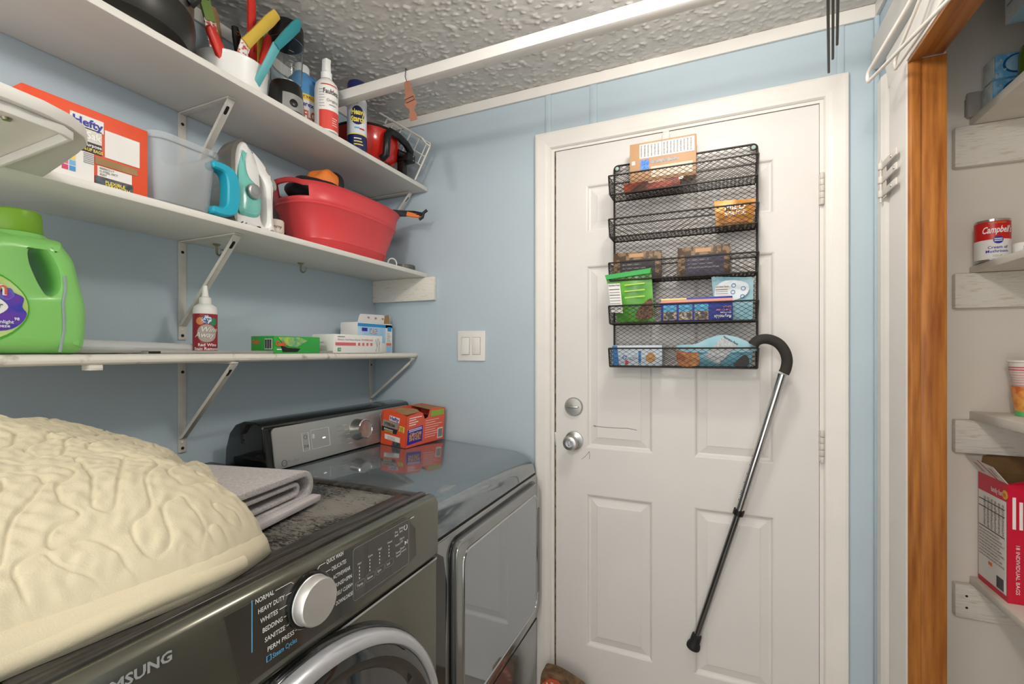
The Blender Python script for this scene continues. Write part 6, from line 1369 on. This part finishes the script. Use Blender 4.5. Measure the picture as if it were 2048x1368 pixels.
sd = Vector((x0_ - .0004, y1_, ZR)); yn = (0, -1, 0)
plate('nutrition_side', sd + Vector((0, -.004, .014)), yn, (0, 0, 1), .122, .222, M_PAPER, rb)
text('family fun', .018, M_INKW, rb, sd + Vector((-.0003, -.062, .246)), yn, (0, 0, 1), bold=.015, width=.048)
lathe('round_badge', [(0, 0), (.011, 0), (.011, .0006), (0, .0006)], tuple(sd + Vector((0, -.121, .252))), mat('yellow badge', 'e6b43a', .45, var=0), rb, seg=20, M=Matrix.Rotation(-PI / 2, 4, 'Y'), close=False)
text('18', .011, M_INKR, rb, sd + Vector((-.0012, -.115, .248)), yn, (0, 0, 1), bold=.02)
M_FP = mat('fine table print', 'c9c5c0', .5, vscale=260, col2='8f8b88', lo=.45, hi=.55)
for k in range(6): plate('print_column', sd + Vector((-.0007, -.030 - k * .016, .150)), yn, (0, 0, 1), .009, .075, M_FP, rb)
for k, z_ in enumerate((.214, .196, .146)): plate('rule', sd + Vector((-.0012, -.008, z_)), yn, (0, 0, 1), .114, .0018, M_INKK, rb)
for k in range(9): plate('print_line', sd + Vector((-.0007, -.008, .072 + k * .008)), yn, (0, 0, 1), .112 - .01 * (k % 3), .004, M_FP, rb)
plate('orange_mark', sd + Vector((-.0009, -.052, .058)), yn, (0, 0, 1), .016, .008, mat('orange mark', 'e0703a', .5, var=0), rb)
bcf = plate('barcode_field', sd + Vector((-.0009, -.088, .018)), yn, (0, 0, 1), .034, .030, M_PAPER, rb)
for k in range(8): plate('bar', sd + Vector((-.0016, -.090 - k * .0038, .019)), yn, (0, 0, 1), .0018, .028, M_INKK, bcf)
for k, s in enumerate(('18 INDIVIDUAL BAGS', 'TOTAL NET WT')): text(s, .010, M_INKW, rb, (x0_ + .014 + k * .014, y0_ - .0005, ZR + .140), (0, 0, -1), (1, 0, 0), world=True, width=.115)
for k in range(4): plate('white_line', (x0_ + .008 + k * .012, y0_ - .0002, ZR + .175), (1, 0, 0), (0, 0, 1), .006, .075 - .01 * (k % 2), M_INKW, rb)
plate('orange_picture', (x0_ + .075, y0_ - .0002, ZR + .05), (1, 0, 0), (0, 0, 1), .10, .12, mat('orange photo print', 'f0782a', .45, vscale=20, col2='f5b03a'), rb)

# ------------------------------------------------------------------ brick coloured doorstop on the floor
M_STONE = mat('brown cast stone', '7d6347', .85, var=.12, vscale=40, bump=.6, bscale=80, col2='4f3c29'); M_TERRA = mat('worn orange red paint', 'b5512f', .7, vscale=50, col2='d9c6b4', lo=.36, hi=.42)
st_ = thing('door_stop', 'brown stone doorstop with orange red round emblem on the floor by the door', 'doorstop', (-.46, 1.50, 0))
prism('block', spline([(-.545, 0), (-.548, .12), (-.542, .185), (-.525, .195), (-.49, .194), (-.45, .183), (-.415, .170), (-.398, .160), (-.39, .12), (-.39, .0)], 3), XZ, 1.495, 1.545, M_STONE, st_, bevel=.004)
em = prism('emblem', [(.046 * math.cos(a_) - .497, .046 * math.sin(a_) + .138) for a_ in np.linspace(PI / 8, 2 * PI + PI / 8, 9)[:-1]], XZ, 1.483, 1.4948, M_TERRA, st_, bevel=.003)
prism('emblem_disc', [(.030 * math.cos(a_) - .497, .030 * math.sin(a_) + .132) for a_ in np.linspace(0, 2 * PI, 21)[:-1]], XZ, 1.479, 1.4828, mat('dark red paint', '8a2f20', .6), em)
for k, ch_ in enumerate('STATION'):
    a_ = PI * (.90 - k * .80 / 6); r_ = .036
    text(ch_, .017, mat('ivory paint', 'e6d8c2', .6, var=0), em, (-.497 + r_ * math.cos(a_), 1.4785, .130 + r_ * math.sin(a_)), (math.sin(a_), 0, -math.cos(a_)), (math.cos(a_), 0, math.sin(a_)), bold=.02, align='CENTER')
prism('side_figure', spline([(-.445, .0), (-.448, .11), (-.43, .150), (-.405, .158), (-.396, .12), (-.396, 0)], 3), XZ, 1.481, 1.4948, M_TERRA, st_, bevel=.003)
